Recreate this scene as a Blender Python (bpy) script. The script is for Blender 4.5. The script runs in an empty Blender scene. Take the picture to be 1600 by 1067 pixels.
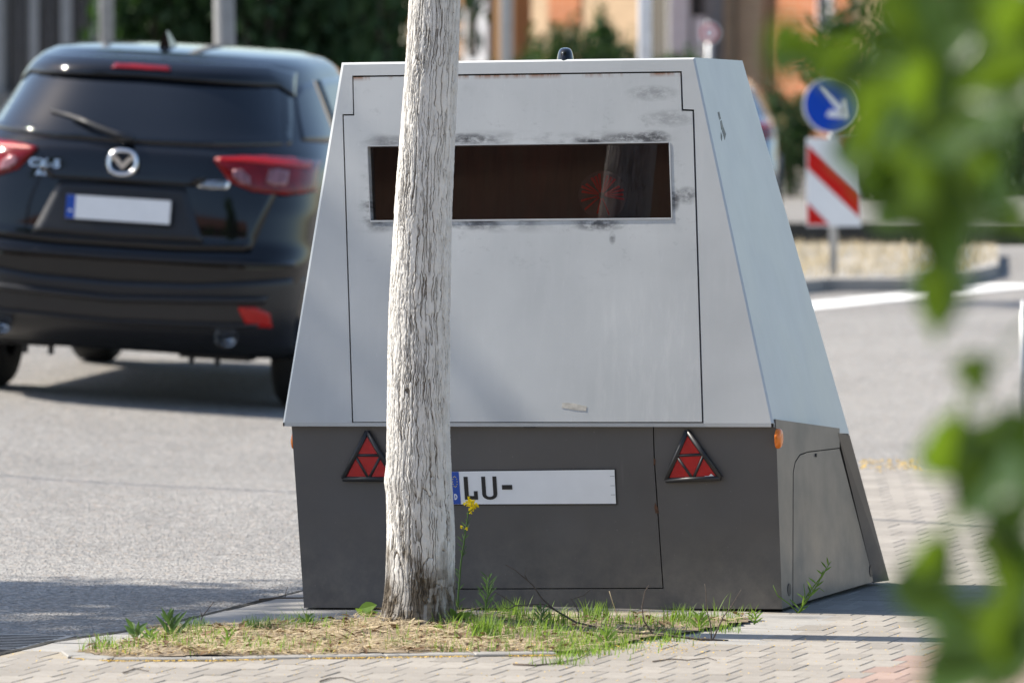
import bpy, bmesh, math, random
import numpy as np
from mathutils import Vector, Matrix

random.seed(7)
RNG = np.random.default_rng(7)
SC = bpy.context.scene
COL = SC.collection
R = math.radians

# ------------------------------------------------------------------ camera
F = 12000.0            # focal length in pixels of the 1600 px wide photograph
H = 1.936              # eye height above the street surface
PITCH = math.atan(529.5 / F)
cam_d = bpy.data.cameras.new('camera')
cam_d.sensor_width = 36.0
cam_d.lens = 36.0 * F / 1600.0
cam_d.clip_start = 0.5
cam_d.clip_end = 2000
cam_d.dof.use_dof = True
cam_d.dof.focus_distance = 24.35
cam_d.dof.aperture_fstop = 5.2
cam = bpy.data.objects.new('camera', cam_d)
COL.objects.link(cam)
cam.location = (0, 0, H)
cam.rotation_euler = (R(90) - PITCH, 0, 0)
SC.camera = cam

# ------------------------------------------------------------------ sky and sun
SUN_EL = R(47)
SUN_AZ = R(15)         # how far beyond "exactly left" the sun stands
to_sun = Vector((-math.cos(SUN_EL) * math.cos(SUN_AZ), math.cos(SUN_EL) * math.sin(SUN_AZ), math.sin(SUN_EL)))
W = bpy.data.worlds.new('World')
SC.world = W
W.use_nodes = True
nt = W.node_tree
nt.nodes.clear()
sky = nt.nodes.new('ShaderNodeTexSky')
sky.sky_type = 'NISHITA'
sky.sun_disc = False
sky.sun_elevation = SUN_EL
sky.sun_rotation = math.atan2(to_sun.x, to_sun.y)
bg = nt.nodes.new('ShaderNodeBackground')
bg.inputs[1].default_value = 0.115
wo = nt.nodes.new('ShaderNodeOutputWorld')
nt.links.new(sky.outputs[0], bg.inputs[0])
nt.links.new(bg.outputs[0], wo.inputs[0])
sun_d = bpy.data.lights.new('sun', 'SUN')
sun_d.energy = 4.9
sun_d.angle = R(0.53)
sun_d.color = (1.0, 0.93, 0.82)
sun = bpy.data.objects.new('sun', sun_d)
COL.objects.link(sun)
sun.rotation_euler = to_sun.to_track_quat('Z', 'Y').to_euler()
sun.location = (-20, 30, 30)
SC.view_settings.view_transform = 'Standard'
SC.view_settings.look = 'None'
SC.view_settings.gamma = 1.0
SC.view_settings.use_curve_mapping = False
SC.view_settings.exposure = 0.98
try:
    SC.cycles.use_denoising = True
    SC.cycles.max_bounces = 8
    SC.cycles.transparent_max_bounces = 12
except Exception:
    pass

# ------------------------------------------------------------------ pixel helpers (layout only)
CF = Vector((0, math.cos(PITCH), -math.sin(PITCH)))
CU = Vector((0, math.sin(PITCH), math.cos(PITCH)))
CP = Vector((0, 0, H))
def ray(px, py):
    return CF * F + Vector((px - 800, 0, 0)) + CU * (533.5 - py)
def at(px, py, D):
    r = ray(px, py); return CP + r * (D / r.y)
def gnd(px, py, z=0.0):
    r = ray(px, py); return CP + r * ((z - H) / r.z)
def onp(pl, px, py, off=0.0):
    p0, n = pl
    r = ray(px, py)
    t = (p0 - CP).dot(n) / r.dot(n)
    return CP + r * t + n * off
def plane3(a, b, c):
    n = (b - a).cross(c - a).normalized()
    if n.dot(CP - a) < 0: n = -n
    return (a, n)

# ------------------------------------------------------------------ object helpers
def tag(o, label=None, cat=None, group=None, kind=None):
    if label: o['label'] = label
    if cat: o['category'] = cat
    if group: o['group'] = group
    if kind: o['kind'] = kind
    return o
def empty(name, loc, label, cat, group=None, rz=0.0):
    o = bpy.data.objects.new(name, None)
    COL.objects.link(o)
    o.location = loc
    o.rotation_euler = (0, 0, rz)
    o.empty_display_size = 0.1
    return tag(o, label, cat, group)
def origin(p):
    v = Vector((0, 0, 0))
    while p is not None:
        v += p.location; p = p.parent
    return v
def mesh(name, verts, faces, mat, smooth=False, uvs=None):
    me = bpy.data.meshes.new(name)
    me.from_pydata([tuple(v) for v in verts], [], [tuple(f) for f in faces])
    if mat is not None:
        for m in (mat if isinstance(mat, (list, tuple)) else [mat]): me.materials.append(m)
    if smooth: me.polygons.foreach_set('use_smooth', [True] * len(me.polygons))
    if uvs is not None:
        l = me.uv_layers.new(name='UVMap')
        for p in me.polygons:
            for li in p.loop_indices:
                l.data[li].uv = uvs[me.loops[li].vertex_index]
    me.update()
    return me
def link(name, me, parent=None):
    o = bpy.data.objects.new(name, me)
    COL.objects.link(o)
    o.parent = parent
    return o
def part(name, verts, faces, mat, parent=None, smooth=False, uvs=None, world=True):
    """verts in world space (world=True) or in the parent's space"""
    verts = [Vector(v) for v in verts]
    if parent is not None and world:
        off = origin(parent)
        verts = [v - off for v in verts]
    return link(name, mesh(name, verts, faces, mat, smooth, uvs), parent)
def recalc(o):
    bm = bmesh.new(); bm.from_mesh(o.data)
    bmesh.ops.recalc_face_normals(bm, faces=bm.faces)
    bm.to_mesh(o.data); bm.free()
    return o

class MB:
    def __init__(s): s.v = []; s.f = []
    def add(s, vs, fs):
        b = len(s.v); s.v += [Vector(v) for v in vs]; s.f += [tuple(i + b for i in f) for f in fs]
    def box(s, c, sx, sy, sz, ax=(1, 0, 0), ay=(0, 1, 0), az=(0, 0, 1), bev=0.0):
        c = Vector(c); ax = Vector(ax) * sx / 2; ay = Vector(ay) * sy / 2; az = Vector(az) * sz / 2
        if bev <= 0:
            vs = [c + ax * i + ay * j + az * k for k in (-1, 1) for j in (-1, 1) for i in (-1, 1)]
            s.add(vs, [(0, 2, 3, 1), (4, 5, 7, 6), (0, 1, 5, 4), (2, 6, 7, 3), (0, 4, 6, 2), (1, 3, 7, 5)])
        else:
            kx = 1 - 2 * bev / sx; ky = 1 - 2 * bev / sy; kz = 1 - 2 * bev / sz
            vs = []
            for (m, k) in ((1, -1), (1, kz), (0, 1)):
                q = (kx, ky) if m == 0 else (1, 1)
                for (i, j) in ((-1, -1), (1, -1), (1, 1), (-1, 1)):
                    vs.append(c + ax * i * q[0] + ay * j * q[1] + az * k)
            fs = [(3, 2, 1, 0), (8, 9, 10, 11)]
            for r in (0, 4):
                for i in range(4):
                    j = (i + 1) % 4
                    fs.append((r + i, r + j, r + 4 + j, r + 4 + i))
            s.add(vs, fs)
    def tube(s, pts, rad, n=8, cap=True):
        pts = [Vector(p) for p in pts]
        rad = rad if isinstance(rad, (list, tuple)) else [rad] * len(pts)
        vs = []; fs = []
        prev = None
        for i, p in enumerate(pts):
            t = (pts[min(i + 1, len(pts) - 1)] - pts[max(i - 1, 0)]).normalized()
            a = t.orthogonal().normalized() if prev is None else (prev - t * prev.dot(t)).normalized()
            prev = a
            b = t.cross(a)
            for k in range(n):
                th = 2 * math.pi * k / n
                vs.append(p + (a * math.cos(th) + b * math.sin(th)) * rad[i])
        for i in range(len(pts) - 1):
            for k in range(n):
                k2 = (k + 1) % n
                fs.append((i * n + k, i * n + k2, (i + 1) * n + k2, (i + 1) * n + k))
        if cap:
            fs.append(tuple(range(n - 1, -1, -1)))
            fs.append(tuple((len(pts) - 1) * n + k for k in range(n)))
        s.add(vs, fs)
    def prism(s, poly, n, th):
        """poly: list of points (front face), extruded by -n*th"""
        poly = [Vector(p) for p in poly]; k = len(poly)
        vs = poly + [p - n * th for p in poly]
        fs = [tuple(range(k)), tuple(range(2 * k - 1, k - 1, -1))]
        for i in range(k):
            j = (i + 1) % k
            fs.append((i, i + k, j + k, j))
        s.add(vs, fs)
    def build(s, name, mat, parent=None, smooth=False, world=True, fix=True):
        o = part(name, s.v, s.f, mat, parent, smooth, None, world)
        if fix: recalc(o)
        return o

# ------------------------------------------------------------------ numpy noise
def _h(ix, iy, seed):
    n = (ix.astype(np.int64) * 374761393 + iy.astype(np.int64) * 668265263 + seed * 974634531) & 0x7fffffff
    n = ((n ^ (n >> 13)) * 1274126177) & 0x7fffffff
    return ((n ^ (n >> 16)) & 0xffff) / 65535.0
def vnoise(x, y, seed=0, perx=None):
    ix = np.floor(x); iy = np.floor(y); fx = x - ix; fy = y - iy
    ix = ix.astype(np.int64); iy = iy.astype(np.int64)
    w = lambda a: np.mod(a, perx) if perx else a
    ux = fx * fx * (3 - 2 * fx); uy = fy * fy * (3 - 2 * fy)
    a = _h(w(ix), iy, seed); b = _h(w(ix + 1), iy, seed); c = _h(w(ix), iy + 1, seed); d = _h(w(ix + 1), iy + 1, seed)
    return (a * (1 - ux) + b * ux) * (1 - uy) + (c * (1 - ux) + d * ux) * uy
def voronoi_edge(x, y, seed, perx):
    ix = np.floor(x).astype(np.int64); iy = np.floor(y).astype(np.int64)
    f1 = np.full(x.shape, 9.0); f2 = np.full(x.shape, 9.0); cid = np.zeros(x.shape)
    for dx in (-1, 0, 1):
        for dy in (-1, 0, 1):
            cx = ix + dx; cy = iy + dy; wx = np.mod(cx, perx)
            jx = _h(wx, cy, seed); jy = _h(wx, cy, seed + 11)
            d = np.hypot(cx + 0.1 + 0.8 * jx - x, cy + jy - y)
            r = _h(wx, cy, seed + 23)
            m = d < f1
            f2 = np.where(m, f1, np.minimum(f2, d)); cid = np.where(m, r, cid); f1 = np.where(m, d, f1)
    return f2 - f1, cid

# ------------------------------------------------------------------ materials
class NT:
    def __init__(s, name):
        s.m = bpy.data.materials.new(name); s.m.use_nodes = True
        s.t = s.m.node_tree; s.t.nodes.clear()
        s.out = s.t.nodes.new('ShaderNodeOutputMaterial')
    def n(s, typ, **kw):
        x = s.t.nodes.new(typ)
        for k, v in kw.items(): setattr(x, k, v)
        return x
    def set(s, sock, v):
        if isinstance(v, bpy.types.NodeSocket): s.t.links.new(v, sock)
        elif v is not None:
            if sock.type == 'RGBA' and len(v) == 3: v = (*v, 1)
            sock.default_value = v
    def math(s, op, a, b=None, c=None, clamp=False):
        x = s.n('ShaderNodeMath', operation=op); x.use_clamp = clamp
        for i, v in enumerate((a, b, c)):
            if v is not None: s.set(x.inputs[i], v)
        return x.outputs[0]
    def mix(s, fac, a, b):
        x = s.n('ShaderNodeMix', data_type='RGBA')
        s.set(x.inputs[0], fac); s.set(x.inputs[6], a); s.set(x.inputs[7], b)
        return x.outputs[2]
    def ramp(s, fac, lo, hi, a=0.0, b=1.0):
        x = s.n('ShaderNodeMapRange', clamp=True)
        s.set(x.inputs[0], fac); x.inputs[1].default_value = lo; x.inputs[2].default_value = hi
        x.inputs[3].default_value = a; x.inputs[4].default_value = b
        return x.outputs[0]
    def coord(s, kind='Object', scale=(1, 1, 1)):
        x = s.n('ShaderNodeTexCoord'); mp = s.n('ShaderNodeMapping')
        mp.inputs['Scale'].default_value = scale
        s.t.links.new(x.outputs[kind], mp.inputs[0])
        return mp.outputs[0]
    def noise(s, vec, scale, detail=4, rough=0.55):
        x = s.n('ShaderNodeTexNoise'); s.set(x.inputs['Vector'], vec)
        x.inputs['Scale'].default_value = scale; x.inputs['Detail'].default_value = detail; x.inputs['Roughness'].default_value = rough
        return x.outputs[0]
    def vor(s, vec, scale, feature='F1'):
        x = s.n('ShaderNodeTexVoronoi', feature=feature); s.set(x.inputs['Vector'], vec)
        x.inputs['Scale'].default_value = scale
        return x
    def bump(s, h, strength, dist=0.01):
        x = s.n('ShaderNodeBump'); x.inputs['Strength'].default_value = strength; x.inputs['Distance'].default_value = dist
        s.set(x.inputs['Height'], h)
        return x.outputs[0]
    def bsdf(s, color, rough=0.5, metal=0.0, normal=None, spec=None, coat=None, alpha=None, sub=None):
        x = s.n('ShaderNodeBsdfPrincipled')
        s.set(x.inputs['Base Color'], color); s.set(x.inputs['Roughness'], rough); s.set(x.inputs['Metallic'], metal)
        if normal is not None: s.set(x.inputs['Normal'], normal)
        if spec is not None: x.inputs['Specular IOR Level'].default_value = spec
        if coat is not None:
            x.inputs['Coat Weight'].default_value = coat; x.inputs['Coat Roughness'].default_value = 0.04
        return x
    def done(s, sh):
        s.t.links.new(sh.outputs[0] if hasattr(sh, 'outputs') else sh, s.out.inputs[0]); return s.m

def simple(name, col, rough=0.5, metal=0.0, var=0.12, scale=12.0, bump=0.0, bscale=80.0, spec=None, coat=None):
    k = NT(name)
    v = k.coord('Object')
    nz = k.noise(v, scale, 5)
    f = k.ramp(nz, 0.3, 0.7)
    c = k.mix(f, tuple(x * (1 - var) for x in col), tuple(min(1, x * (1 + var)) for x in col))
    nrm = k.bump(k.noise(v, bscale, 3), bump) if bump else None
    rr = k.ramp(k.noise(v, scale * 2.3, 4), 0.3, 0.7, max(0.02, rough * 0.85), min(1, rough * 1.15))
    return k.done(k.bsdf(c, rr, metal, nrm, spec, coat))

def leafmat(name, col, trans, rough=0.45, tw=0.45, rnd=0.25, spec=0.5):
    k = NT(name)
    oi = k.n('ShaderNodeObjectInfo'); geo = k.n('ShaderNodeNewGeometry')
    r = k.math('ADD', k.math('MULTIPLY', geo.outputs['Random Per Island'], 0.7), k.math('MULTIPLY', oi.outputs['Random'], 0.3))
    lo = tuple(x * (1 - rnd) for x in col); hi = tuple(x * (1 + rnd) for x in col)
    c = k.mix(r, lo, hi)
    b = k.bsdf(c, rough, 0.0, None, spec)
    t = k.n('ShaderNodeBsdfTranslucent'); k.set(t.inputs[0], k.mix(r, tuple(x * (1 - rnd) for x in trans), tuple(x * (1 + rnd) for x in trans)))
    mx = k.n('ShaderNodeMixShader'); mx.inputs[0].default_value = tw
    k.t.links.new(b.outputs[0], mx.inputs[1]); k.t.links.new(t.outputs[0], mx.inputs[2])
    return k.done(mx)

def asphalt_mat():
    k = NT('asphalt')
    v = k.coord('Object')
    big = k.noise(v, 0.35, 4)
    mid = k.noise(v, 3.0, 5)
    vo = k.vor(v, 70.0)
    sp = k.n('ShaderNodeSeparateColor'); k.set(sp.inputs[0], vo.outputs['Color'])
    c = k.mix(k.ramp(big, 0.3, 0.7), (0.185, 0.178, 0.168), (0.265, 0.256, 0.243))
    c = k.mix(k.ramp(k.noise(k.coord('Object', (1.1, .28, 1)), 1.0, 4, 0.6), 0.55, 0.75, 0, 0.4), c, (0.15, 0.145, 0.138))
    c = k.mix(k.ramp(mid, 0.35, 0.75, 0, 0.35), c, (0.30, 0.285, 0.265))
    c = k.mix(k.ramp(sp.outputs[0], 0.72, 0.8, 0, 0.55), c, (0.44, 0.42, 0.39))
    c = k.mix(k.ramp(sp.outputs[1], 0.72, 0.8, 0, 0.6), c, (0.10, 0.098, 0.097))
    c = k.mix(k.ramp(sp.outputs[2], 0.9, 0.93, 0, 0.35), c, (0.42, 0.30, 0.2))
    nrm = k.bump(k.ramp(vo.outputs['Distance'], 0.0, 0.5), 1.0, 0.012)
    return k.done(k.bsdf(c, 0.85, 0, nrm, 0.3))

def concrete_mat(name, a, b, sc=6.0, obj_random=False, speck=True):
    k = NT(name)
    v = k.coord('Object')
    nz = k.noise(v, sc, 6, 0.65)
    c = k.mix(k.ramp(nz, 0.3, 0.7), a, b)
    if obj_random:
        oi = k.n('ShaderNodeObjectInfo')
        geo = k.n('ShaderNodeNewGeometry')
        rr = k.math('FRACT', k.math('ADD', oi.outputs['Random'], geo.outputs['Random Per Island']))
        c = k.mix(k.math('MULTIPLY', rr, 0.6), c, tuple(x * 0.70 for x in a))
        st_ = k.noise(k.n('ShaderNodeNewGeometry').outputs['Position'], 1.7, 5, 0.65)
        c = k.mix(k.ramp(st_, 0.5, 0.72, 0, 0.5), c, tuple(x * 0.62 for x in a))
    fine = k.noise(v, 260.0, 2, 0.7)
    if speck:
        c = k.mix(k.ramp(fine, 0.58, 0.72, 0, 0.45), c, tuple(x * 0.55 for x in a))
        c = k.mix(k.ramp(k.noise(v, 170.0, 2), 0.6, 0.72, 0, 0.4), c, tuple(min(1, x * 1.35) for x in b))
    nrm = k.bump(fine, 0.25, 0.004)
    return k.done(k.bsdf(c, 0.85, 0, nrm, 0.3))

def silver_mat(name, smudge):
    k = NT(name)
    v = k.coord('Object')
    streak = k.noise(k.coord('Object', (40, 40, 2.2)), 1.0, 5)
    big = k.noise(v, 2.6, 5)
    c = k.mix(k.ramp(big, 0.3, 0.72), (0.432, 0.448, 0.455), (0.512, 0.526, 0.532))
    c = k.mix(k.ramp(streak, 0.52, 0.72, 0, 0.14), c, (0.56, 0.57, 0.58))
    # fine scratches
    scr = k.noise(k.coord('Object', (9, 9, 160)), 1.0, 3)
    scr2 = k.noise(k.coord('Object', (220, 220, 14)), 1.0, 3)
    c = k.mix(k.ramp(scr2, 0.66, 0.74, 0, 0.2 if smudge else 0.06), c, (0.68, 0.69, 0.70))
    dirt = k.noise(v, 9.0, 6, 0.7)
    c = k.mix(k.ramp(dirt, 0.6, 0.85, 0, 0.3 if smudge else 0.12), c, (0.30, 0.305, 0.31))
    rough = k.ramp(k.noise(v, 2.5, 3), 0.3, 0.7, 0.40, 0.50)
    if smudge:
        uv = k.n('ShaderNodeTexCoord').outputs['UV']
        sx = k.n('ShaderNodeSeparateXYZ'); k.t.links.new(uv, sx.inputs[0])
        x, y = sx.outputs[0], sx.outputs[1]      # panel coordinates, thousandths
        dx = k.math('MAXIMUM', k.math('SUBTRACT', 0.577, x), k.math('SUBTRACT', x, 1.046))
        dy = k.math('MAXIMUM', k.math('SUBTRACT', 0.226, y), k.math('SUBTRACT', y, 0.343))
        d = k.math('MAXIMUM', k.math('MAXIMUM', dx, dy), 0.0)
        nn = k.noise(k.coord('UV', (26, 70, 1)), 1.0, 6, 0.7)
        n2 = k.noise(k.coord('UV', (14, 14, 1)), 1.0, 3, 0.6)
        near = k.ramp(d, 0.0, 0.024, 1.0, 0.0)
        m = k.math('MULTIPLY', k.math('MULTIPLY', near, k.ramp(k.noise(k.coord('UV', (7, 5, 1)), 1.0, 2, 0.5), 0.42, 0.58, 0.12, 1.0)), k.ramp(k.math('ADD', k.math('MULTIPLY', nn, 0.5), k.math('MULTIPLY', n2, 0.5)), 0.47, 0.58))
        c = k.mix(k.math('MULTIPLY', m, 0.92), c, (0.05, 0.05, 0.055))
        for (mx, my, rx, ry_, am) in ((.985, .217, .05, .012, .8), (1.022, .216, .03, .014, .95), (.925, .221, .035, .008, .95), (.735, .218, .05, .011, .9), (.62, .222, .05, .012, .5), (.745, .351, .05, .010, .7),
                                      (.935, .350, .05, .013, .85), (1.054, .312, .010, .022, .9), (1.074, .306, .020, .016, .7), (1.02, .146, .045, .014, .4), (1.045, .185, .045, .016, .35), (.60, .352, .03, .012, .5), (.958, .372, .006, .012, .6)):
            ex_ = k.math('POWER', k.math('DIVIDE', k.math('SUBTRACT', x, mx), rx), 2.0); ey_ = k.math('POWER', k.math('DIVIDE', k.math('SUBTRACT', y, my), ry_), 2.0)
            gm = k.math('MULTIPLY', k.ramp(k.math('ADD', ex_, ey_), 0.0, 1.0, am, 0.0), k.ramp(k.noise(k.coord('UV', (60, 110, 1)), 1.0, 6, 0.75), 0.36, 0.56))
            c = k.mix(gm, c, (0.035, 0.035, 0.04))
        # a broader grey smear field
        far = k.ramp(d, 0.0, 0.12, 1.0, 0.0)
        m2 = k.math('MULTIPLY', far, k.ramp(k.noise(k.coord('UV', (30, 45, 1)), 1.0, 6, 0.75), 0.57, 0.72))
        c = k.mix(k.math('MULTIPLY', m2, 0.5), c, (0.16, 0.16, 0.17))
        # chalky wiped patch on the lower right
        ch = k.math('MULTIPLY', k.ramp(k.noise(k.coord('UV', (60, 9, 1)), 1.0, 5, 0.7), 0.5, 0.7),
                    k.math('MULTIPLY', k.ramp(x, 0.88, 0.98), k.ramp(y, 0.40, 0.5)))
        c = k.mix(k.math('MULTIPLY', ch, 0.35), c, (0.66, 0.66, 0.65))
        # rust creeping down from the top seam
        ru = k.math('MULTIPLY', k.ramp(k.math('SUBTRACT', y, k.math('SUBTRACT', 0.1285, k.math('MULTIPLY', x, 0.0135))), 0.0, 0.007, 1.0, 0.0),
                    k.ramp(k.noise(k.coord('UV', (22, 4, 1)), 1.0, 5, 0.7), 0.44, 0.56))
        c = k.mix(k.math('MULTIPLY', ru, 0.9), c, (0.22, 0.085, 0.025))
    nrm = k.bump(k.math('ADD', scr, k.math('MULTIPLY', scr2, 0.6)), 0.05, 0.002)
    return k.done(k.bsdf(c, rough, 0.30, nrm, 0.5))

def darkpaint_mat():
    k = NT('anthracite_paint')
    v = k.coord('Object')
    c = k.mix(k.ramp(k.noise(v, 4.0, 5), 0.3, 0.7), (0.080, 0.075, 0.073), (0.098, 0.092, 0.089))
    c = k.mix(k.ramp(k.noise(v, 120.0, 3), 0.70, 0.76, 0, 0.6), c, (0.2, 0.19, 0.18))
    z = k.n('ShaderNodeSeparateXYZ'); k.t.links.new(v, z.inputs[0])
    mud = k.math('MULTIPLY', k.ramp(z.outputs[2], 0.03, 0.30, 1.0, 0.0), k.ramp(k.noise(v, 11.0, 6, 0.75), 0.36, 0.66))
    c = k.mix(k.math('MULTIPLY', mud, 0.6), c, (0.19, 0.17, 0.145))
    sc_ = k.noise(k.coord('Object', (30, 30, 3)), 1.0, 5, 0.7)
    c = k.mix(k.ramp(sc_, 0.62, 0.75, 0, 0.35), c, (0.15, 0.14, 0.135))
    rough = k.ramp(k.noise(v, 6.0, 5), 0.3, 0.7, 0.28, 0.44)
    nrm = k.bump(k.noise(v, 300.0, 2), 0.06, 0.002)
    return k.done(k.bsdf(c, rough, 0.0, nrm, 0.55))

def glass_mat(name, tint, refl=0.9, rough=0.02):
    k = NT(name)
    fr = k.n('ShaderNodeFresnel'); fr.inputs[0].default_value = 1.5
    g = k.n('ShaderNodeBsdfGlossy'); g.inputs['Roughness'].default_value = rough; k.set(g.inputs[0], (refl, refl, refl))
    t = k.n('ShaderNodeBsdfTransparent'); k.set(t.inputs[0], tint)
    mx = k.n('ShaderNodeMixShader'); k.t.links.new(fr.outputs[0], mx.inputs[0])
    k.t.links.new(t.outputs[0], mx.inputs[1]); k.t.links.new(g.outputs[0], mx.inputs[2])
    return k.done(mx)

def bark_mat(name='whitewashed_bark'):
    k = NT(name)
    a = k.n('ShaderNodeAttribute', attribute_name='crack'); w = k.n('ShaderNodeAttribute', attribute_name='wear')
    v = k.coord('Object')
    lime = k.mix(k.ramp(k.noise(v, 30.0, 5), 0.3, 0.7), (0.61, 0.588, 0.55), (0.75, 0.728, 0.69))
    lime = k.mix(k.ramp(k.noise(v, 160.0, 4, 0.7), 0.55, 0.7, 0, 0.5), lime, (0.45, 0.43, 0.40))
    barkc = k.mix(k.ramp(k.noise(v, 60.0, 5), 0.3, 0.7), (0.095, 0.077, 0.058), (0.25, 0.21, 0.16))
    f = k.ramp(a.outputs['Fac'], 0.4, 0.95)
    c = k.mix(f, lime, (0.13, 0.106, 0.08))
    c = k.mix(w.outputs['Fac'], c, barkc)
    nrm = k.bump(k.noise(v, 420.0, 4, 0.7), 0.5, 0.003)
    return k.done(k.bsdf(c, 0.9, 0, nrm, 0.2))

def brick_mat(name, a, b, mortar):
    k = NT(name)
    v = k.coord('Object')
    br = k.n('ShaderNodeTexBrick')
    mp = k.n('ShaderNodeMapping'); mp.inputs['Rotation'].default_value = (R(90), 0, 0)
    k.t.links.new(v, mp.inputs[0]); k.t.links.new(mp.outputs[0], br.inputs['Vector'])
    k.set(br.inputs['Color1'], a); k.set(br.inputs['Color2'], b); k.set(br.inputs['Mortar'], mortar)
    br.inputs['Scale'].default_value = 1.0; br.inputs['Brick Width'].default_value = 0.25; br.inputs['Row Height'].default_value = 0.075
    br.inputs['Mortar Size'].default_value = 0.008
    return k.done(k.bsdf(br.outputs[0], 0.9, 0, None, 0.2))

M = {}
M['asphalt'] = asphalt_mat()
M['pad'] = concrete_mat('pad_concrete', (0.25, 0.24, 0.222), (0.32, 0.306, 0.285))
M['edging'] = concrete_mat('edging_concrete', (0.225, 0.215, 0.197), (0.30, 0.288, 0.265), 14.0)
M['paver'] = concrete_mat('grey_paver', (0.262, 0.238, 0.207), (0.330, 0.303, 0.266), 20.0, True)
M['redpaver'] = concrete_mat('red_paver', (0.29, 0.205, 0.17), (0.35, 0.255, 0.21), 20.0, True)
M['sand'] = concrete_mat('joint_sand', (0.25, 0.215, 0.165), (0.34, 0.30, 0.235), 14.0)
M['soil'] = concrete_mat('dry_soil', (0.13, 0.10, 0.07), (0.27, 0.21, 0.14), 18.0)
M['tar'] = simple('joint_dirt', (0.045, 0.042, 0.035), 0.95, 0, 0.5, 30, 0.6, 90)  # dirt of the kerb joint; also colours the added shade block past the island
M['silver'] = silver_mat('silver_paint', False)
M['silver_worn'] = silver_mat('worn_silver_paint', True)
M['dark'] = darkpaint_mat()
M['black'] = simple('black_plastic', (0.018, 0.018, 0.02), 0.45)
M['gap'] = simple('gap_black', (0.006, 0.006, 0.006), 0.9)
M['window'] = glass_mat('tinted_window', (0.74, 0.66, 0.64), 0.9)
M['cabin'] = simple('cabin_lining', (0.17, 0.135, 0.13), 0.8)
k = NT('compartment_wall'); v_ = k.coord('Object', (9, 9, 1.3))
c_1 = k.mix(k.ramp(k.noise(v_, 1.0, 4), 0.4, 0.65), (0.20, 0.175, 0.17), (0.25, 0.135, 0.13))
c_1 = k.mix(k.ramp(k.noise(k.coord('Object', (30, 30, 3)), 1.0, 5), 0.45, 0.7, 0, .5), c_1, (0.11, 0.085, 0.08))
M['cabinwall'] = k.done(k.bsdf(c_1, 0.85))
M['redlens'] = simple('red_reflector', (0.42, 0.004, 0.003), 0.22, 0, 0.12, 40, 0.25, 400, 0.5)
M['redlamp'] = simple('red_flash_glass', (0.85, 0.035, 0.03), 0.3)
M['platewhite'] = simple('plate_white', (0.80, 0.80, 0.80), 0.35, 0, 0.03)
M['plateblue'] = simple('plate_blue', (0.012, 0.07, 0.38), 0.35, 0, 0.05)
M['plateblack'] = simple('plate_black', (0.012, 0.012, 0.013), 0.4)
M['yellow'] = simple('star_yellow', (0.75, 0.6, 0.03), 0.5)
M['orange'] = simple('orange_lens', (0.80, 0.20, 0.02), 0.25, 0, 0.12, 60)
M['tape'] = simple('tape_remnant', (0.42, 0.40, 0.36), 0.7, 0, 0.25, 60)
M['white'] = simple('white_flake', (0.8, 0.8, 0.8), 0.5)
M['rust'] = simple('rust_spot', (0.10, 0.045, 0.022), 0.9, 0, 0.4, 90)
M['paint'] = simple('black_car_paint', (0.004, 0.0045, 0.006), 0.06, 0, 0.05, 8, 0, 80, 0.5)
M['cladding'] = simple('dark_bumper_plastic', (0.012, 0.0125, 0.015), 0.38, 0, 0.1)
M['carglass'] = simple('privacy_glass', (0.008, 0.010, 0.014), 0.04, 0, 0.05, 8, 0, 80, 0.6)
M['chrome'] = simple('chrome', (0.78, 0.79, 0.80), 0.22, 1.0, 0.05)
M['taillight'] = simple('tail_light_red', (0.15, 0.002, 0.004), 0.10, 0, 0.4, 14, 0, 80, 0.4)
M['clearlens'] = simple('clear_lens', (0.26, 0.12, 0.13), 0.15, 0.3, 0.5, 60)
M['tyre'] = simple('tyre_rubber', (0.012, 0.012, 0.012), 0.75, 0, 0.2, 30)
M['rim'] = simple('wheel_rim', (0.35, 0.36, 0.37), 0.3, 0.9)
M['greypaint'] = simple('grey_blue_car_paint', (0.22, 0.27, 0.32), 0.2, 0.3, 0.05, 8, 0, 80, 0.6, 1.0)
M['bark'] = bark_mat()
M['branch'] = simple('twig_bark', (0.10, 0.075, 0.058), 0.85, 0, 0.35, 60, 0.4, 200)
M['straw'] = leafmat('dry_straw', (0.52, 0.43, 0.285), (0.5, 0.40, 0.23), 0.7, 0.3, 0.35, 0.2)
M['grass'] = leafmat('green_grass', (0.14, 0.23, 0.045), (0.28, 0.44, 0.05), 0.55, 0.42, 0.4, 0.3)
M['weed'] = leafmat('weed_green', (0.075, 0.14, 0.045), (0.14, 0.26, 0.05), 0.5, 0.35, 0.3, 0.3)
M['flower'] = leafmat('yellow_petal', (0.78, 0.62, 0.02), (0.7, 0.55, 0.02), 0.6, 0.35, 0.15, 0.2)
M['petal'] = leafmat('fallen_blossom', (0.66, 0.44, 0.10), (0.5, 0.33, 0.06), 0.8, 0.2, 0.4, 0.2)
M['litter'] = leafmat('dead_leaf', (0.17, 0.105, 0.06), (0.12, 0.07, 0.03), 0.8, 0.2, 0.5, 0.2)
M['leaf'] = leafmat('broad_leaf', (0.038, 0.078, 0.026), (0.14, 0.23, 0.010), 0.30, 0.42, 0.4, 0.5)
M['hedge'] = leafmat('hedge_leaf', (0.030, 0.065, 0.022), (0.05, 0.11, 0.015), 0.5, 0.3, 0.5, 0.3)
M['crownleaf'] = leafmat('crown_leaf', (0.06, 0.11, 0.03), (0.12, 0.22, 0.02), 0.45, 0.4, 0.3, 0.4)
M['steel'] = simple('galvanised_steel', (0.42, 0.43, 0.44), 0.5, 0.5, 0.1)
M['iron'] = simple('cast_iron_grate', (0.10, 0.10, 0.105), 0.5, 0.6, 0.3, 40)
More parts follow.
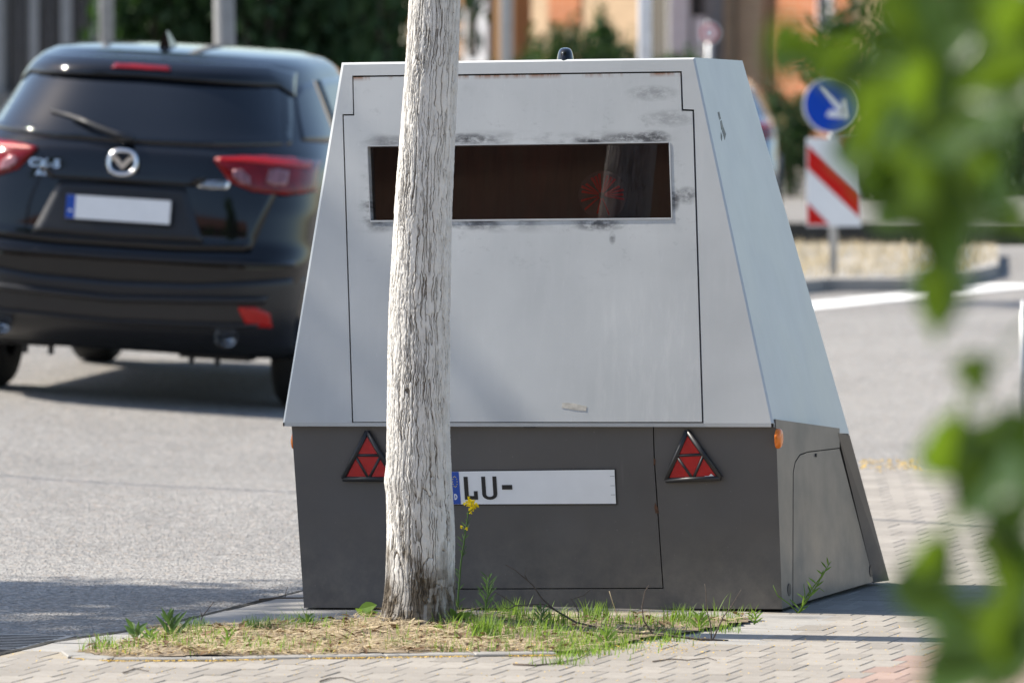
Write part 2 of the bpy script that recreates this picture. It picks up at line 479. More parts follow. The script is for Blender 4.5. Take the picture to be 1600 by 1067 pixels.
M['signblue'] = simple('sign_blue', (0.002, 0.055, 0.42), 0.6, 0, 0.05, 12, 0, 80, 0.2)
M['signwhite'] = simple('sign_white', (0.80, 0.80, 0.79), 0.4, 0, 0.03)
M['signred'] = simple('sign_red', (0.55, 0.010, 0.006), 0.6, 0, 0.05, 12, 0, 80, 0.2)
M['line'] = simple('road_paint', (0.78, 0.77, 0.74), 0.7, 0, 0.1, 9)
M['brick_orange'] = brick_mat('orange_brick', (0.36, 0.12, 0.05), (0.30, 0.10, 0.045), (0.32, 0.22, 0.14))
M['brick_beige'] = brick_mat('beige_brick', (0.42, 0.30, 0.19), (0.36, 0.255, 0.16), (0.40, 0.32, 0.23))
M['brownwall'] = simple('brown_render', (0.30, 0.165, 0.07), 0.9)
M['greywall'] = simple('grey_render', (0.17, 0.165, 0.155), 0.9)
M['lightgrey'] = simple('pale_grey_render', (0.27, 0.27, 0.268), 0.9)
M['whitewall'] = simple('white_paint', (0.72, 0.73, 0.76), 0.6)
M['houseglass'] = simple('house_glass', (0.03, 0.035, 0.045), 0.1, 0, 0.1, 8, 0, 80, 0.8)
M['terrace'] = brick_mat('brown_brick', (0.20, 0.12, 0.08), (0.16, 0.095, 0.065), (0.24, 0.20, 0.16))
M['rooftile'] = simple('roof_tile', (0.16, 0.07, 0.045), 0.8, 0, 0.3)
M['sandstone'] = simple('sandstone_base', (0.55, 0.43, 0.22), 0.9)

# ================================================================== STRUCTURE
# --- the street: one big asphalt sheet, warped a little where the car stands (cross fall)
CAR_P = gnd(168, 634, -0.04)
CAR_H = R(8.5)                       # heading, to the right of straight away
CAR_T = 0.058                         # cross fall under the car
c_r = Vector((math.cos(CAR_H), -math.sin(CAR_H), 0)); c_f = Vector((math.sin(CAR_H), math.cos(CAR_H), 0))
car_mid = CAR_P + c_f * 1.6
def road_z(x, y):
    d = Vector((x, y, 0)) - Vector((car_mid.x, car_mid.y, 0))
    u = d.dot(c_r); w = math.hypot(d.dot(c_r) / 1.0, d.dot(c_f) / 1.5)
    k = 1.0 if w < 3.0 else max(0.0, 1 - (w - 3.0) / 3.0); k = k * k * (3 - 2 * k)
    return -0.040 - CAR_T * max(-2.2, min(2.2, u)) * k
xs = sorted(set([-90, -60, -40, -25, -18, -14] + [round(-11 + 0.5 * i, 2) for i in range(33)] + [7, 9, 12, 18, 30, 50, 90]))
ys = sorted(set([-40, -20, 0, 8, 15, 20] + [round(22 + 0.5 * i, 2) for i in range(53)] + [50, 55, 62, 70, 85, 110, 160, 240]))
vs = [(x, y, road_z(x, y)) for y in ys for x in xs]
nx = len(xs)
fs = [(j * nx + i, j * nx + i + 1, (j + 1) * nx + i + 1, (j + 1) * nx + i) for j in range(len(ys) - 1) for i in range(nx - 1)]
road = part('road', vs, fs, M['asphalt'], None, True); tag(road, kind='structure')

# --- pavement: everything right of the kerb line, up to the junction
K0 = gnd(235, 965); K1 = gnd(470, 908)
KD = (K1 - K0).normalized()                      # direction of the kerb line
KU = Vector((KD.y, -KD.x, 0))                    # to the right of it
def kerb(D, off=0.0):
    p = K0 + KD * ((D - K0.y) / KD.y)
    return p + KU * off
def sheet(name, poly, z, mat, thick=0.03, parent=None):
    m = MB(); m.prism([Vector((p[0], p[1], z)) for p in poly], Vector((0, 0, 1)), thick)
    return m.build(name, mat, parent)
FAR = 32.1
far_r = [kerb(FAR - 0.9), kerb(FAR - 0.35) + KU * 0.15, kerb(FAR) + KU * 0.7]
pavement = bpy.data.objects.new('pavement', None); COL.objects.link(pavement); pavement.empty_display_size = .1; tag(pavement, kind='structure')
def pav_z(D, u):
    k = max(0.0, min(1.0, (D - 23.2) / 1.0))
    return -(0.034 - 0.02099 * min(u, 1.62)) * k
bed_sand = [[kerb(14), kerb(22.93), kerb(22.93, 9.5), kerb(14, 9.5)], [kerb(22.93, .98), kerb(23.75, .98), kerb(23.75, 9.5), kerb(22.93, 9.5)], [kerb(23.75, 1.0), kerb(28.5, 1.0), kerb(28.5, 9.0), kerb(23.75, 9.5)],
            [kerb(28.5), *far_r, Vector((9.0, FAR - 0.3, 0)), kerb(28.5, 9.0)]]
for k_, poly in enumerate(bed_sand): sheet('joint_bed', poly, -0.0015 - .0002 * k_, M['sand'], 0.03, pavement)

# concrete pad beside the kerb line (smooth slabs), with the nose round the tree bed
BED_F0 = gnd(118, 1027); BED_F1 = gnd(868, 1021)
bed_poly = [gnd(122, 1021), gnd(215, 1003), gnd(262, 986), gnd(420, 981), gnd(600, 976), gnd(800, 969), gnd(1190, 968),
            gnd(1150, 978), gnd(1010, 1000), gnd(905, 1019), gnd(868, 1021), gnd(600, 1024), gnd(330, 1029), gnd(180, 1030)]
slab_marks = [22.918, 23.207, 23.69, 24.267, 24.844, 25.42, 26.0, 26.58, 27.155, 27.73, 28.5]
pad_r = 0.0
def inner(D):
    # right boundary of the smooth slabs
    return 2.05 if D > 23.86 else 0.34
for i in range(len(slab_marks) - 1):
    a, b = slab_marks[i] + 0.004, slab_marks[i + 1] - 0.004
    wa = 1.0 if b < 23.7 else (2.11 if b < 24.9 else 1.05)
    us = [.012, .5, 1.0, 1.62, wa] if wa > 1.5 else [.012, .5, wa]
    for u0, u1 in zip(us[:-1], us[1:]):
        cr = [(a, u0), (b, u0), (b, u1 - .004), (a, u1 - .004)]
        m = MB(); m.prism([kerb(D_, u_) + Vector((0, 0, pav_z(D_, u_) + .0015 * (i % 2) - (.001 if u1 < 1.7 else .0012 + .0015 * (i % 2)))) for D_, u_ in cr], Vector((0, 0, 1)), .04)
        m.build('slab', M['pad'], pavement)
# kerb joint: a dirty, irregular gap along the asphalt edge
m = MB(); n = 90; prev = None
for i in range(n + 1):
    D = 21.0 + (FAR - 1.2 - 21.0) * i / n
    c = kerb(D); wl = 0.012 + 0.016 * random.random(); wr = 0.006 + 0.012 * random.random()
    zz = pav_z(D, 0); q = (c - KU * wl + Vector((0, 0, -0.037)), c + Vector((0, 0, max(zz, -.037) + 0.003 + 0.004 * random.random())), c + KU * wr + Vector((0, 0, zz + .001)))
    if prev: m.add([*prev, *q], [(0, 1, 4, 3), (1, 2, 5, 4)])
    prev = q
o = m.build('kerb_joint', M['tar'], pavement, fix=False)

# pavers: 20 x 10 cm blocks laid in rows across the kerb direction
pv_a, pv_u = KD, KU
def paver_mesh(name, mat, seed):
    rr = random.Random(seed)
    m = MB(); m.box((0, 0, -0.02), 0.0974 + rr.uniform(-.001, .0006), 0.1974 + rr.uniform(-.001, .0006), 0.04, bev=0.0016)
    return mesh(name, m.v, m.f, mat)
PM = [paver_mesh('paver', M['paver'], i) for i in range(3)]
PR = [paver_mesh('paver', M['redpaver'], i + 5) for i in range(2)]
red_u = (gnd(1304, 1066) - K0).dot(pv_u)
cands = []
bedp = [(p.x, p.y) for p in bed_poly]
def inside(poly, x, y):
    c = False; j = len(poly) - 1
    for i in range(len(poly)):
        if (poly[i][1] > y) != (poly[j][1] > y) and x < (poly[j][0] - poly[i][0]) * (y - poly[i][1]) / (poly[j][1] - poly[i][1]) + poly[i][0]: c = not c
        j = i
    return c
for i in range(-14, 46):
    for j in range(0, 48):
        u = 0.05 + 0.1 * j + (0.05 if i % 2 else 0.0); a = 0.2 * i
        p = K0 + pv_u * u + pv_a * a
        if p.y > FAR - 0.35 or p.y < 21.2: continue
        Dk = K0.y + a * KD.y
        if 22.918 < Dk < 23.69 and u < 1.0: continue
        if 23.69 < Dk < 24.844 and u < 2.08: continue
        if 24.844 < Dk < 28.5 and u < 1.08: continue
        if u < 0.04: continue
        ins = any(inside(bedp, p.x + dx, p.y + dy) for dx in (-.045, .045) for dy in (-.06, .06))
        if ins: continue
        px = 800 + p.x / p.y * F
        py = 4 + H * F / p.y
        if px < -120 or px > 1760 or py > 1090: continue
        cands.append((p, u))
cands.sort(key=lambda t: t[0].y)
rz_p = math.atan2(-KU.y, KU.x)
stuff = MB(); stuff_r = MB(); cnt = 0
for (p, u) in cands:
    rnd = random.Random(hash((round(p.x, 3), round(p.y, 3))))
    z = rnd.uniform(-0.0004, 0.0011)
    red = u > red_u
    if cnt < 298:
        o = link('paver', (PR if red else PM)[rnd.randrange(2)], pavement)
        o.location = (p.x, p.y, z)
        o.rotation_euler = (rnd.uniform(-.006, .006), rnd.uniform(-.009, .009), -rz_p + rnd.uniform(-.006, .006))
        cnt += 1
    else:
        (stuff_r if red else stuff).box((p.x, p.y, -0.02 + z), 0.0974, 0.1974, 0.04, pv_u, pv_a, bev=0.0016)
if stuff.v: tag(stuff.build('paver_field', M['paver'], pavement), kind='stuff')
if stuff_r.v: tag(stuff_r.build('red_paver_field', M['redpaver'], pavement), kind='stuff')

# tree bed: soil mound and concrete edging
cx = sum(p.x for p in bed_poly) / len(bed_poly); cy = sum(p.y for p in bed_poly) / len(bed_poly)
TB = gnd(655, 983)
def soil_z(x, y):
    d = math.hypot(x - TB.x, (y - TB.y))
    return 0.004 + 0.022 * math.exp(-(d / 0.35) ** 2) + 0.010 * float(vnoise(np.array([x * 9.0]), np.array([y * 9.0]), 3)[0])
m = MB(); gx, gy = 90, 44
x0, x1 = min(p.x for p in bed_poly), max(p.x for p in bed_poly); y0, y1 = min(p.y for p in bed_poly), max(p.y for p in bed_poly)
gv = {}; vs = []; fs = []
for j in range(gy):
    for i in range(gx):
        x = x0 + (x1 - x0) * i / (gx - 1); y = y0 + (y1 - y0) * j / (gy - 1)
        gv[i, j] = len(vs); vs.append((x, y, soil_z(x, y)))
for j in range(gy - 1):
    for i in range(gx - 1):
        xm = x0 + (x1 - x0) * (i + .5) / (gx - 1); ym = y0 + (y1 - y0) * (j + .5) / (gy - 1)
        if inside(bedp, xm, ym): fs.append((gv[i, j], gv[i + 1, j], gv[i + 1, j + 1], gv[i, j + 1]))
soil = part('soil', vs, fs, M['soil'], None, True); tag(soil, kind='structure')
edge_pts = [gnd(150, 1013), gnd(118, 1020), gnd(128, 1027), gnd(180, 1030.5), gnd(330, 1030), gnd(480, 1027), gnd(600, 1025), gnd(740, 1023), gnd(868, 1021.5)]
edging = empty('bed_edging', (edge_pts[4].x, edge_pts[4].y, 0), 'pale concrete edging along the front of the tree bed', 'edging')
for i in range(len(edge_pts) - 1):
    a, b = edge_pts[i], edge_pts[i + 1]
    d = (b - a); L = d.length; d.normalize(); nrm = Vector((-d.y, d.x, 0))
    mm = MB(); mm.box((a + b) / 2 + Vector((0, 0, 0.0)), L - 0.001 if i > 3 else L + 0.01, 0.085, 0.014 + 0.001 * (i % 2), d, nrm, bev=0.004)
    mm.build('edging_stone', M['edging'], edging)

# road marking of the junction, traffic island
a, b = gnd(1255, 484, -0.036), gnd(1640, 445, -0.036)
d = (b - a).normalized(); nn = Vector((d.y, -d.x, 0))
line = part('road_marking', [a, b, b - nn * .42, a - nn * .42], [(0, 1, 2, 3)], M['line']); tag(line, kind='structure')
isl = [gnd(1235, 452), gnd(1290, 447), gnd(1420, 447), gnd(1500, 440), gnd(1560, 425), gnd(1560, 392), gnd(1235, 392)]
island = sheet('traffic_island', isl, 0.05, M['pad'], 0.10); tag(island, kind='structure')

# ================================================================== TRAILER
th = R(18.0); lam = R(6.5)
nFL = Vector((-math.sin(th), -math.cos(th), 0))
P0 = gnd(1222, 957)
FL = (P0, nFL)
A0 = onp(FL, 1208, 661, 0.022)
nFU = Vector((-math.sin(th) * math.cos(lam), -math.cos(th) * math.cos(lam), math.sin(lam)))
FU = (A0, nFU)
A = onp(FU, 1208, 661); B = onp(FU, 1085, 90)
C = at(1327, 677, 25.62)
RU = plane3(A, B, C)
a_ = onp(FL, 1212, 655); b_ = onp(FL, 1222, 951); c_ = gnd(1366, 910, 0.012)
RL = plane3(a_, b_, c_)
TR = empty('speed_camera_trailer', (P0.x - 0.75, P0.y + 0.5, 0), 'silver and anthracite armoured speed camera trailer parked behind the whitewashed tree', 'trailer')

def plate(name, pl, poly, thick, mat, parent, off=0.0, holes=None, uv=False):
    pts = [onp(pl, x, y, off) for (x, y) in poly]
    m = MB(); m.prism(pts, pl[1], thick)
    o = m.build(name, mat, parent)
    return o
# front fascia of the upper shell, three bars with a fine gap to the hatch; outline pulled in 3 px for the chamfer
o_out = [(533, 98), (1085, 90), (1208, 661), (441, 660)]
o_in = [(537, 101.5), (1083, 93.2), (1205, 661), (444.5, 660)]
m = MB()
def pf(poly): m.prism([onp(FU, x, y) for x, y in poly], nFU, 0.012)
pf([o_in[0], o_in[1], (1065.2, 111.6), (550.2, 118.6)])
pf([o_in[1], o_in[2], (1099.2, 661), (1084.4, 171.5), (1067.4, 170.8), (1065.2, 111.6)])
pf([o_in[0], (550.2, 118.6), (551.4, 178.6), (534.8, 178.8), (549.8, 660), o_in[3]])
shell = m.build('upper_shell', M['silver'], TR)
# chamfers and the skin behind them
def back(px, py, d): return onp(FU, px, py, -d)
E = [back(*p, 0.007) for p in o_out]                     # edge line behind the chamfer
I = [onp(FU, *p) for p in o_in]
Tt = onp(RU, 1160, 95)
def along(p, D, k=0.985):
    q = CP + (p - CP) * (D / p.y); return Vector((q.x * k if q.x < 0 else q.x, q.y, p.z))
LB = Vector((E[3].x + 0.02, 25.55, E[3].z - 0.03)); LT = Vector((E[0].x + 0.05, Tt.y + 0.05, Tt.z - 0.01))
Cc = C
m = MB()
m.add([I[0], I[1], E[1], E[0]], [(0, 1, 2, 3)])
m.add([I[3], I[0], E[0], E[3]], [(0, 1, 2, 3)])
m.add([I[1], I[2], E[2], E[1]], [(0, 1, 2, 3)])
m.add([E[0], E[1], Tt, LT], [(0, 1, 2, 3)])              # roof
m.add([E[3], E[0], LT, LB], [(0, 1, 2, 3)])              # left flank
m.add([LT, Tt, Cc, LB], [(0, 1, 2, 3)])                  # far slope
edge = m.build('shell_skin', M['silver'], TR, fix=False)
m = MB(); m.prism([E[1], Tt, Cc, E[2]], RU[1], 0.006)
m.build('side_panel', M['silver'], TR)
# rim of the shell (folded edge, seen from slightly above/below)
m = MB()
lipz = Vector((0, 0, -0.012))
for (p, q) in ((I[3], I[2]), (E[2], Cc), (Cc, LB), (LB, E[3])):
    m.add([p, q, q + lipz - Vector((0, 0, 0)), p + lipz], [(0, 1, 2, 3)])
ins = lambda p, k: Vector((p.x * (1 - k) + 0.15 * k, p.y * (1 - k) + 25.0 * k, p.z))
m.add([I[3] + lipz, I[2] + lipz, Cc + lipz, LB + lipz], [(0, 1, 2, 3)])
m.build('shell_rim', M['silver'], TR, fix=False)
# dark liner behind the gaps
gl = [(545, 107), (1074, 99), (1190, 657), (470, 657)]
m = MB()
lin = lambda x, y: onp(FU, x, y, -0.016)
G = [lin(*p) for p in gl]; Wn = [lin(566, 220), lin(1054, 214), lin(1058, 350), lin(571, 355)]
m.add(G + Wn, [(0, 1, 5, 4), (1, 2, 6, 5), (2, 3, 7, 6), (3, 0, 4, 7)])
m.build('gap_liner', M['gap'], TR, fix=False)
# hatch with its window opening
op = [(552.4, 121.2), (1063.0, 114.2), (1065.0, 173.6), (1082.0, 174.2), (1096.8, 659), (552.2, 659), (537.2, 181.2), (553.8, 181.0)]
wp = [(575, 229), (1045, 223), (1049, 341.5), (580, 346)]
fr = [onp(FU, x, y, 0.0012) for x, y in op + wp]; bk = [p - nFU * 0.03 for p in fr]
no = len(op); nw = 4
fs = [(7, 0, 1, 2, 3, no + 1, no + 0, 6), (3, 4, no + 2, no + 1), (4, 5, no + 3, no + 2), (5, 6, no, no + 3)]
tot = no + nw
for i in range(no): fs.append((i, i + tot, (i + 1) % no + tot, (i + 1) % no))
for i in range(nw):
    j = (i + 1) % nw
    fs.append((no + i, no + j, no + j + tot, no + i + tot))
hatch = part('hatch', fr + bk, fs, M['silver_worn'], TR, False, [(x / 1000, y / 1000) for x, y in op + wp] * 2)
# polished sill and frame of the window
m = MB()
def strip(p, q, wpx, off):
    d = (Vector(q) - Vector(p)); d = Vector((d.x, d.y)).normalized(); nx_, ny_ = -d.y * wpx, d.x * wpx
    m.prism([onp(FU, p[0], p[1], off), onp(FU, q[0], q[1], off), onp(FU, q[0] + nx_, q[1] + ny_, off), onp(FU, p[0] + nx_, p[1] + ny_, off)], nFU, 0.012)
strip((579, 344.6), (1050, 340.4), 2.6, 0.0035)
strip((1046, 223.5), (1049.5, 341), -1.6, 0.003)
strip((574.5, 229.5), (579.5, 345), 1.4, 0.003)
strip((575, 227.8), (1045, 221.8), 1.6, 0.003)
m.build('window_frame', M['steel'], hatch)
pane = plate('window_pane', FU, [(572, 226), (1048, 220), (1052, 344), (577, 349)], 0.004, M['window'], hatch, -0.022)
# camera compartment behind the pane
q = [(566, 218), (1054, 212), (1058, 352), (571, 357)]
f0 = [onp(FU, x, y, -0.031) for x, y in q]; f1 = [p + Vector((0.02, 0.38, 0)) for p in f0]
m = MB(); m.add(f0 + f1, [(4, 5, 6, 7), (0, 1, 5, 4), (1, 2, 6, 5), (2, 3, 7, 6), (3, 0, 4, 7)])
m.build('camera_compartment', M['cabinwall'], TR, fix=False)
# red flash lamp: a fan of red fins in a round housing
fl = onp(FU, 934, 303, -0.052)
fx = Vector((math.cos(th), -math.sin(th), 0)); fz = Vector((0, 0, 1))
m = MB(); m.tube([fl + Vector((0, .14, 0)), fl + Vector((0, 0.02, 0))], [0.05, 0.078], 28)
lamp = m.build('flash_housing', M['cabinwall'], TR)
m = MB()
for i in range(30):
    an = math.pi * 2 * i / 30 + .05
    if 3.5 < an < 6.0 and i % 3: continue
    if i % 4 == 3: continue
    dr = fx * math.cos(an) + fz * math.sin(an); pr = fx * -math.sin(an) + fz * math.cos(an)
    r0, r1 = 0.010, 0.056 + 0.020 * random.random()
    m.add([fl + dr * r0 - pr * .0014 + nFL * .012, fl + dr * r1 - pr * .0046 + nFL * .001, fl + dr * r1 + pr * .0036 + nFL * .006, fl + dr * r0 + pr * .0014 + nFL * .010], [(0, 1, 2, 3)])
m.build('flash_fins', M['redlamp'], lamp, fix=False)
# lower body: front plates around a service door
y0f = lambda x: 663.5 + (x - 455) * 0.0
fl_out = [(455, 655), (1212, 655), (1222, 951), (475, 949)]
m = MB()
def pl_(poly): m.prism([onp(FL, x, y) for x, y in poly], nFL, 0.012)
pl_([(455, 655), (640, 655), (640, 949.5), (475, 949)])
pl_([(1021.3, 655), (1212, 655), (1222, 951), (1037.2, 950.5), (1036.9, 918.4), (1023.3, 720)])
pl_([(640, 921), (1036.9, 919.4), (1037.2, 950.5), (640, 949.5)])
lower = m.build('lower_body', M['dark'], TR)
door = plate('service_door', FL, [(641.8, 655), (1019.4, 655), (1021.4, 720), (1035.0, 917.8), (641.8, 919.3)], 0.012, M['dark'], TR, -0.0006)
m = MB(); g0 = [onp(FL, x, y, -0.014) for x, y in [(600, 655), (1060, 655), (1060, 940), (600, 940)]]
m.add(g0, [(0, 1, 2, 3)]); m.build('door_gap_liner', M['gap'], TR, fix=False)
# right flank with its access panel and the flange at its far end
topc = onp(RL, 1312, 676.5)
m = MB()
def rp(poly, off=0, th_=0.01): m.prism([onp(RL, x, y, off) for x, y in poly], RL[1], th_)
ap = [(1239.3, 958), (1240, 738), (1243, 722), (1250, 711), (1262, 706.5), (1306, 700.5)]
rp([(1212, 655), (1312, 669), (1312, 699.2), (1262, 705.2), (1249.4, 709.6), (1242, 721), (1238.8, 738), (1238.2, 945.6), (1222, 951)])
m.build('flank', M['dark'], TR)
m = MB()
m.prism([onp(RL, x, y, -0.0008) for x, y in [(1239.8, 945), (1240.4, 738), (1243.4, 722.4), (1250.4, 711.4), (1262.2, 706.8), (1312, 700.8), (1366, 908)]], RL[1], 0.01)
acc = m.build('access_panel', M['dark'], TR)
m = MB(); m.prism([onp(RL, x, y, -0.012) for x, y in [(1225, 690), (1312, 690), (1360, 908), (1232, 944)]], RL[1], 0.002)
m.build('flank_gap_liner', M['gap'], TR)
# small lock pins and hand-holes of the access panel
m = MB(); p = onp(RL, 1275, 711, 0.003); m.tube([p, p - RL[1] * .01], .006, 10); m.build('lock_pin', M['black'], acc)
for (x, y) in ((1233, 921), (1361, 891)):
    m = MB(); p = onp(RL, x, y, 0.0015); up = Vector((0, 0, 1)); sd = RL[1].cross(up).normalized()
    ring = [p + sd * (.020 * math.cos(t * math.pi / 6)) + up * (.021 * math.sin(t * math.pi / 6)) for t in range(12)]
    m.prism(ring, RL[1], 0.006); m.build('drain_slot', M['black'], acc)
# flange: faces the camera, at the far end of the flank
t0, t1 = onp(RL, 1309, 670), onp(RL, 1366, 910)
fpl = (t0, Vector((-0.25, -1, 0.0)).normalized())
g1 = [onp(RL, 1309, 668), at(1329.5, 669, onp(RL, 1309, 668).y + .015), at(1391.5, 905.5, onp(RL, 1366, 910).y + .02), onp(RL, 1366, 910)]
fpl = plane3(g1[0], g1[1], g1[3])
g1 = [onp(RL, 1309, 676), at(1327.5, 680, onp(RL, 1309, 668).y + .07), at(1389.5, 906.5, onp(RL, 1366, 910).y + .07), onp(RL, 1366, 910)]
gb_ = [p + Vector((-.08, .05, 0)) for p in g1]
m = MB(); m.add(g1 + gb_, [(0, 1, 2, 3), (7, 6, 5, 4), (0, 4, 5, 1), (1, 5, 6, 2), (2, 6, 7, 3), (3, 7, 4, 0)]); fl_o = m.build('rear_flange', M['dark'], TR)
# hidden remainder of the lower body: left flank, back, floor
l0, l1 = onp(FL, 455, 655, -.006), onp(FL, 475, 949, -.006)
bk0 = Vector((l0.x + 0.03, 25.6, l0.z)); bk1 = Vector((l1.x + 0.03, 25.75, l1.z + .01))
r0, r1 = g1[1] + Vector((0, .09, 0)), g1[2] + Vector((-.02, .09, .01))
m = MB(); m.add([l0, l1, bk1, bk0], [(0, 1, 2, 3)]); m.add([bk0, bk1, r1, r0], [(0, 1, 2, 3)])
m.add([onp(FL, 475, 949, -.006), onp(FL, 1221, 951, -.006), r1, bk1], [(0, 1, 2, 3)])
m.build('rear_body', M['dark'], TR, fix=False)
# recessed plinth below
m = MB(); pb = [onp(FL, 486, 948, -.05), onp(FL, 1216, 950, -.05), gnd(1352, 912) , Vector((bk1.x + .05, 25.6, 0))]
pb = [Vector((p.x, p.y, 0.022)) for p in pb]; m.prism(pb, Vector((0, 0, 1)), 0.05); m.build('plinth', M['gap'], TR)

# warning triangles
def warn_triangle(apex, bl, br, name_mat='redlens'):
    P = [Vector((*apex, 0)), Vector((*br, 0)), Vector((*bl, 0))]
    cen = (P[0] + P[1] + P[2]) / 3
    def tri(k, off): return [onp(FL, *(cen + (p - cen) * k).xy, off) for p in P]
    # rounded outer frame
    outer = []
    for i in range(3):
        p = P[i]; d1 = (P[i - 1] - p).normalized(); d2 = (P[(i + 1) % 3] - p).normalized()
        for t in (0, .5, 1):
            q = p + d1 * 7 * (1 - t) + d2 * 7 * t
            if t == .5: q = p + (d1 + d2) * 2.2
            outer.append(q)
    m = MB(); m.prism([onp(FL, q.x, q.y, 0.010) for q in outer], nFL, 0.012)
    frame = m.build('reflector_triangle', M['black'], TR)
    # frame rim: raised bars
    m = MB()
    kk = 0.93
    Q = [cen + (p - cen) * kk for p in P]
    for i in range(3):
        m.tube([onp(FL, *Q[i].xy, .012), onp(FL, *Q[(i + 1) % 3].xy, .012)], .0085, 8)
    mid = [(Q[i] + Q[(i + 1) % 3]) / 2 for i in range(3)]
    for i in range(3):
        m.tube([onp(FL, *mid[i].xy, .012), onp(FL, *mid[(i + 1) % 3].xy, .012)], .0052, 6)
    m.build('triangle_rim', M['black'], frame, True)
    S = [cen + (p - cen) * 0.80 for p in P]
    Z = [cen + (p - cen) * kk for p in P]; md = [(Z[i] + Z[(i + 1) % 3]) / 2 for i in range(3)]
    for tr in ([Z[0], md[0], md[2]], [Z[1], md[1], md[0]], [Z[2], md[2], md[1]], md):
        c = sum(tr, Vector((0, 0, 0))) / 3
        m = MB(); m.prism([onp(FL, *(c + (p - c) * 0.82).xy, .0135) for p in tr], nFL, 0.004)
        m.build('reflector_segment', M['redlens'], frame)
    return frame, P
f1_, P1 = warn_triangle((1075, 669), (1039, 752), (1131, 748))
warn_triangle((575.5, 670), (535, 749.5), (622, 750))
# chipped spot on the right triangle
m = MB(); m.prism([onp(FL, x, y, .0148) for x, y in [(1098, 745.5), (1104, 743), (1109, 743), (1113, 739.5), (1119, 744.4), (1110, 745.6)]], nFL, .001); m.build('chip', M['white'], f1_)

# number plate
NP = [(703, 736.5), (960.5, 733.5), (963, 786.5), (706.5, 787.5)]
def npx(u, v, off=0.0):      # plate coordinates 0..1
    a = Vector(NP[0]).lerp(Vector(NP[1]), u); b = Vector(NP[3]).lerp(Vector(NP[2]), u); p = a.lerp(b, v)
    return onp(FL, p.x, p.y, off)
def nprect(u0, v0, u1, v1, off, th_=.0006): m.prism([npx(u0, v0, off), npx(u1, v0, off), npx(u1, v1, off), npx(u0, v1, off)], nFL, th_)
m = MB(); nprect(-.005, -.03, 1.005, 1.03, .003, .003); npl = m.build('number_plate', M['plateblack'], TR)
m = MB(); nprect(.0, .0, 1, 1, .0042, .002); m.build('plate_face', M['platewhite'], npl)
m = MB(); nprect(0.0, 0.005, .056, .995, .0050); m.build('country_band', M['plateblue'], npl)
m = MB()
for i in range(12):
    an = 2 * math.pi * i / 12
    c = npx(.029 + .0135 * math.cos(an), .31 + .16 * math.sin(an), .0055)
    m.tube([c, c - nFL * .0006], .0016, 5)
m.build('star_ring', M['yellow'], npl)
m = MB()   # letter D of the band
nprect(.020, .68, .025, .86, .0055)
for i in range(6):
    a0 = -math.pi / 2 + math.pi * i / 6; a1 = a0 + math.pi / 6
    pts = [(.025 + r * .013 * math.cos(t), .77 + r * .09 * math.sin(t)) for r, t in ((1, a0), (1, a1), (.6, a1), (.6, a0))]
    m.prism([npx(u, v, .0055) for u, v in pts], nFL, .0006)
m.build('country_letter', M['platewhite'], npl)
m = MB()   # L with its hook
nprect(.083, .16, .108, .86, .0056); nprect(.108, .745, .163, .86, .0056); nprect(.140, .60, .163, .745, .0056)
m.build('letter_l', M['plateblack'], npl)
m = MB()   # U
nprect(.190, .16, .214, .70, .0056); nprect(.258, .16, .282, .70, .0056)
cu = (.236, .70)
for i in range(8):
    a0 = math.pi * i / 8; a1 = a0 + math.pi / 8
    pts = [(cu[0] + r * math.cos(t), cu[1] + (.165 if r > .03 else .075) * math.sin(t)) for r, t in ((.046, a0), (.046, a1), (.022, a1), (.022, a0))]
    m.prism([npx(u, v, .0056) for u, v in pts], nFL, .0006)
m.build('letter_u', M['plateblack'], npl)
m = MB(); nprect(.313, .42, .375, .56, .0056); m.build('hyphen', M['plateblack'], npl)
m = MB()
for v in (.18, .46, .73):
    m = MB(); nprect(.972, v, .999, v + .016, .0052); m.build('plate_crease', M['steel'], npl)

# side marker lamps
for (p, n, r) in ((onp(RL, 1214, 685, .0), RL[1], .032), (onp(FL, 456, 690, -.05) + Vector((-.002, 0, 0)), Vector((-1, .1, 0)).normalized(), .028)):
    m = MB(); u_ = Vector((0, 0, 1)); s_ = n.cross(u_).normalized()
    rings = []
    for (rr, off) in ((1.0, 0.0), (1.0, .008), (.85, .014), (.4, .017)):
        rings.append([p + (s_ * math.cos(t * math.pi / 10) + u_ * math.sin(t * math.pi / 10)) * r * rr + n * off for t in range(20)])
    vs = [v for rg in rings for v in rg]; fs = []
    for i in range(3):
        for t in range(20): fs.append((i * 20 + t, i * 20 + (t + 1) % 20, (i + 1) * 20 + (t + 1) % 20, (i + 1) * 20 + t))
    fs.append(tuple(60 + t for t in range(20)))
    m.add(vs, fs); m.build('side_marker', M['orange'], TR, True)
# antenna fin on the roof
ab = onp(FU, 876, 93.5, -.05)
prof = []
m = MB(); seg = 14
rows = []
for i in range(7):
    z = [0, .012, .024, .033, .039, .042, .0435][i]; k = [1, .97, .90, .78, .60, .36, .1][i]
    rows.append([ab + Vector((.028 * (1 - .25 * i / 6) * k ** .6 * math.cos(2 * math.pi * t / seg), .05 * k * math.sin(2 * math.pi * t / seg) + .012 * i / 6, z)) for t in range(seg)])
vs = [v for r_ in rows for v in r_]; fs = [(i * seg + t, i * seg + (t + 1) % seg, (i + 1) * seg + (t + 1) % seg, (i + 1) * seg + t) for i in range(6) for t in range(seg)] + [tuple(6 * seg + t for t in range(seg))]
m.add(vs, fs); m.build('antenna', M['paint'], TR, True)
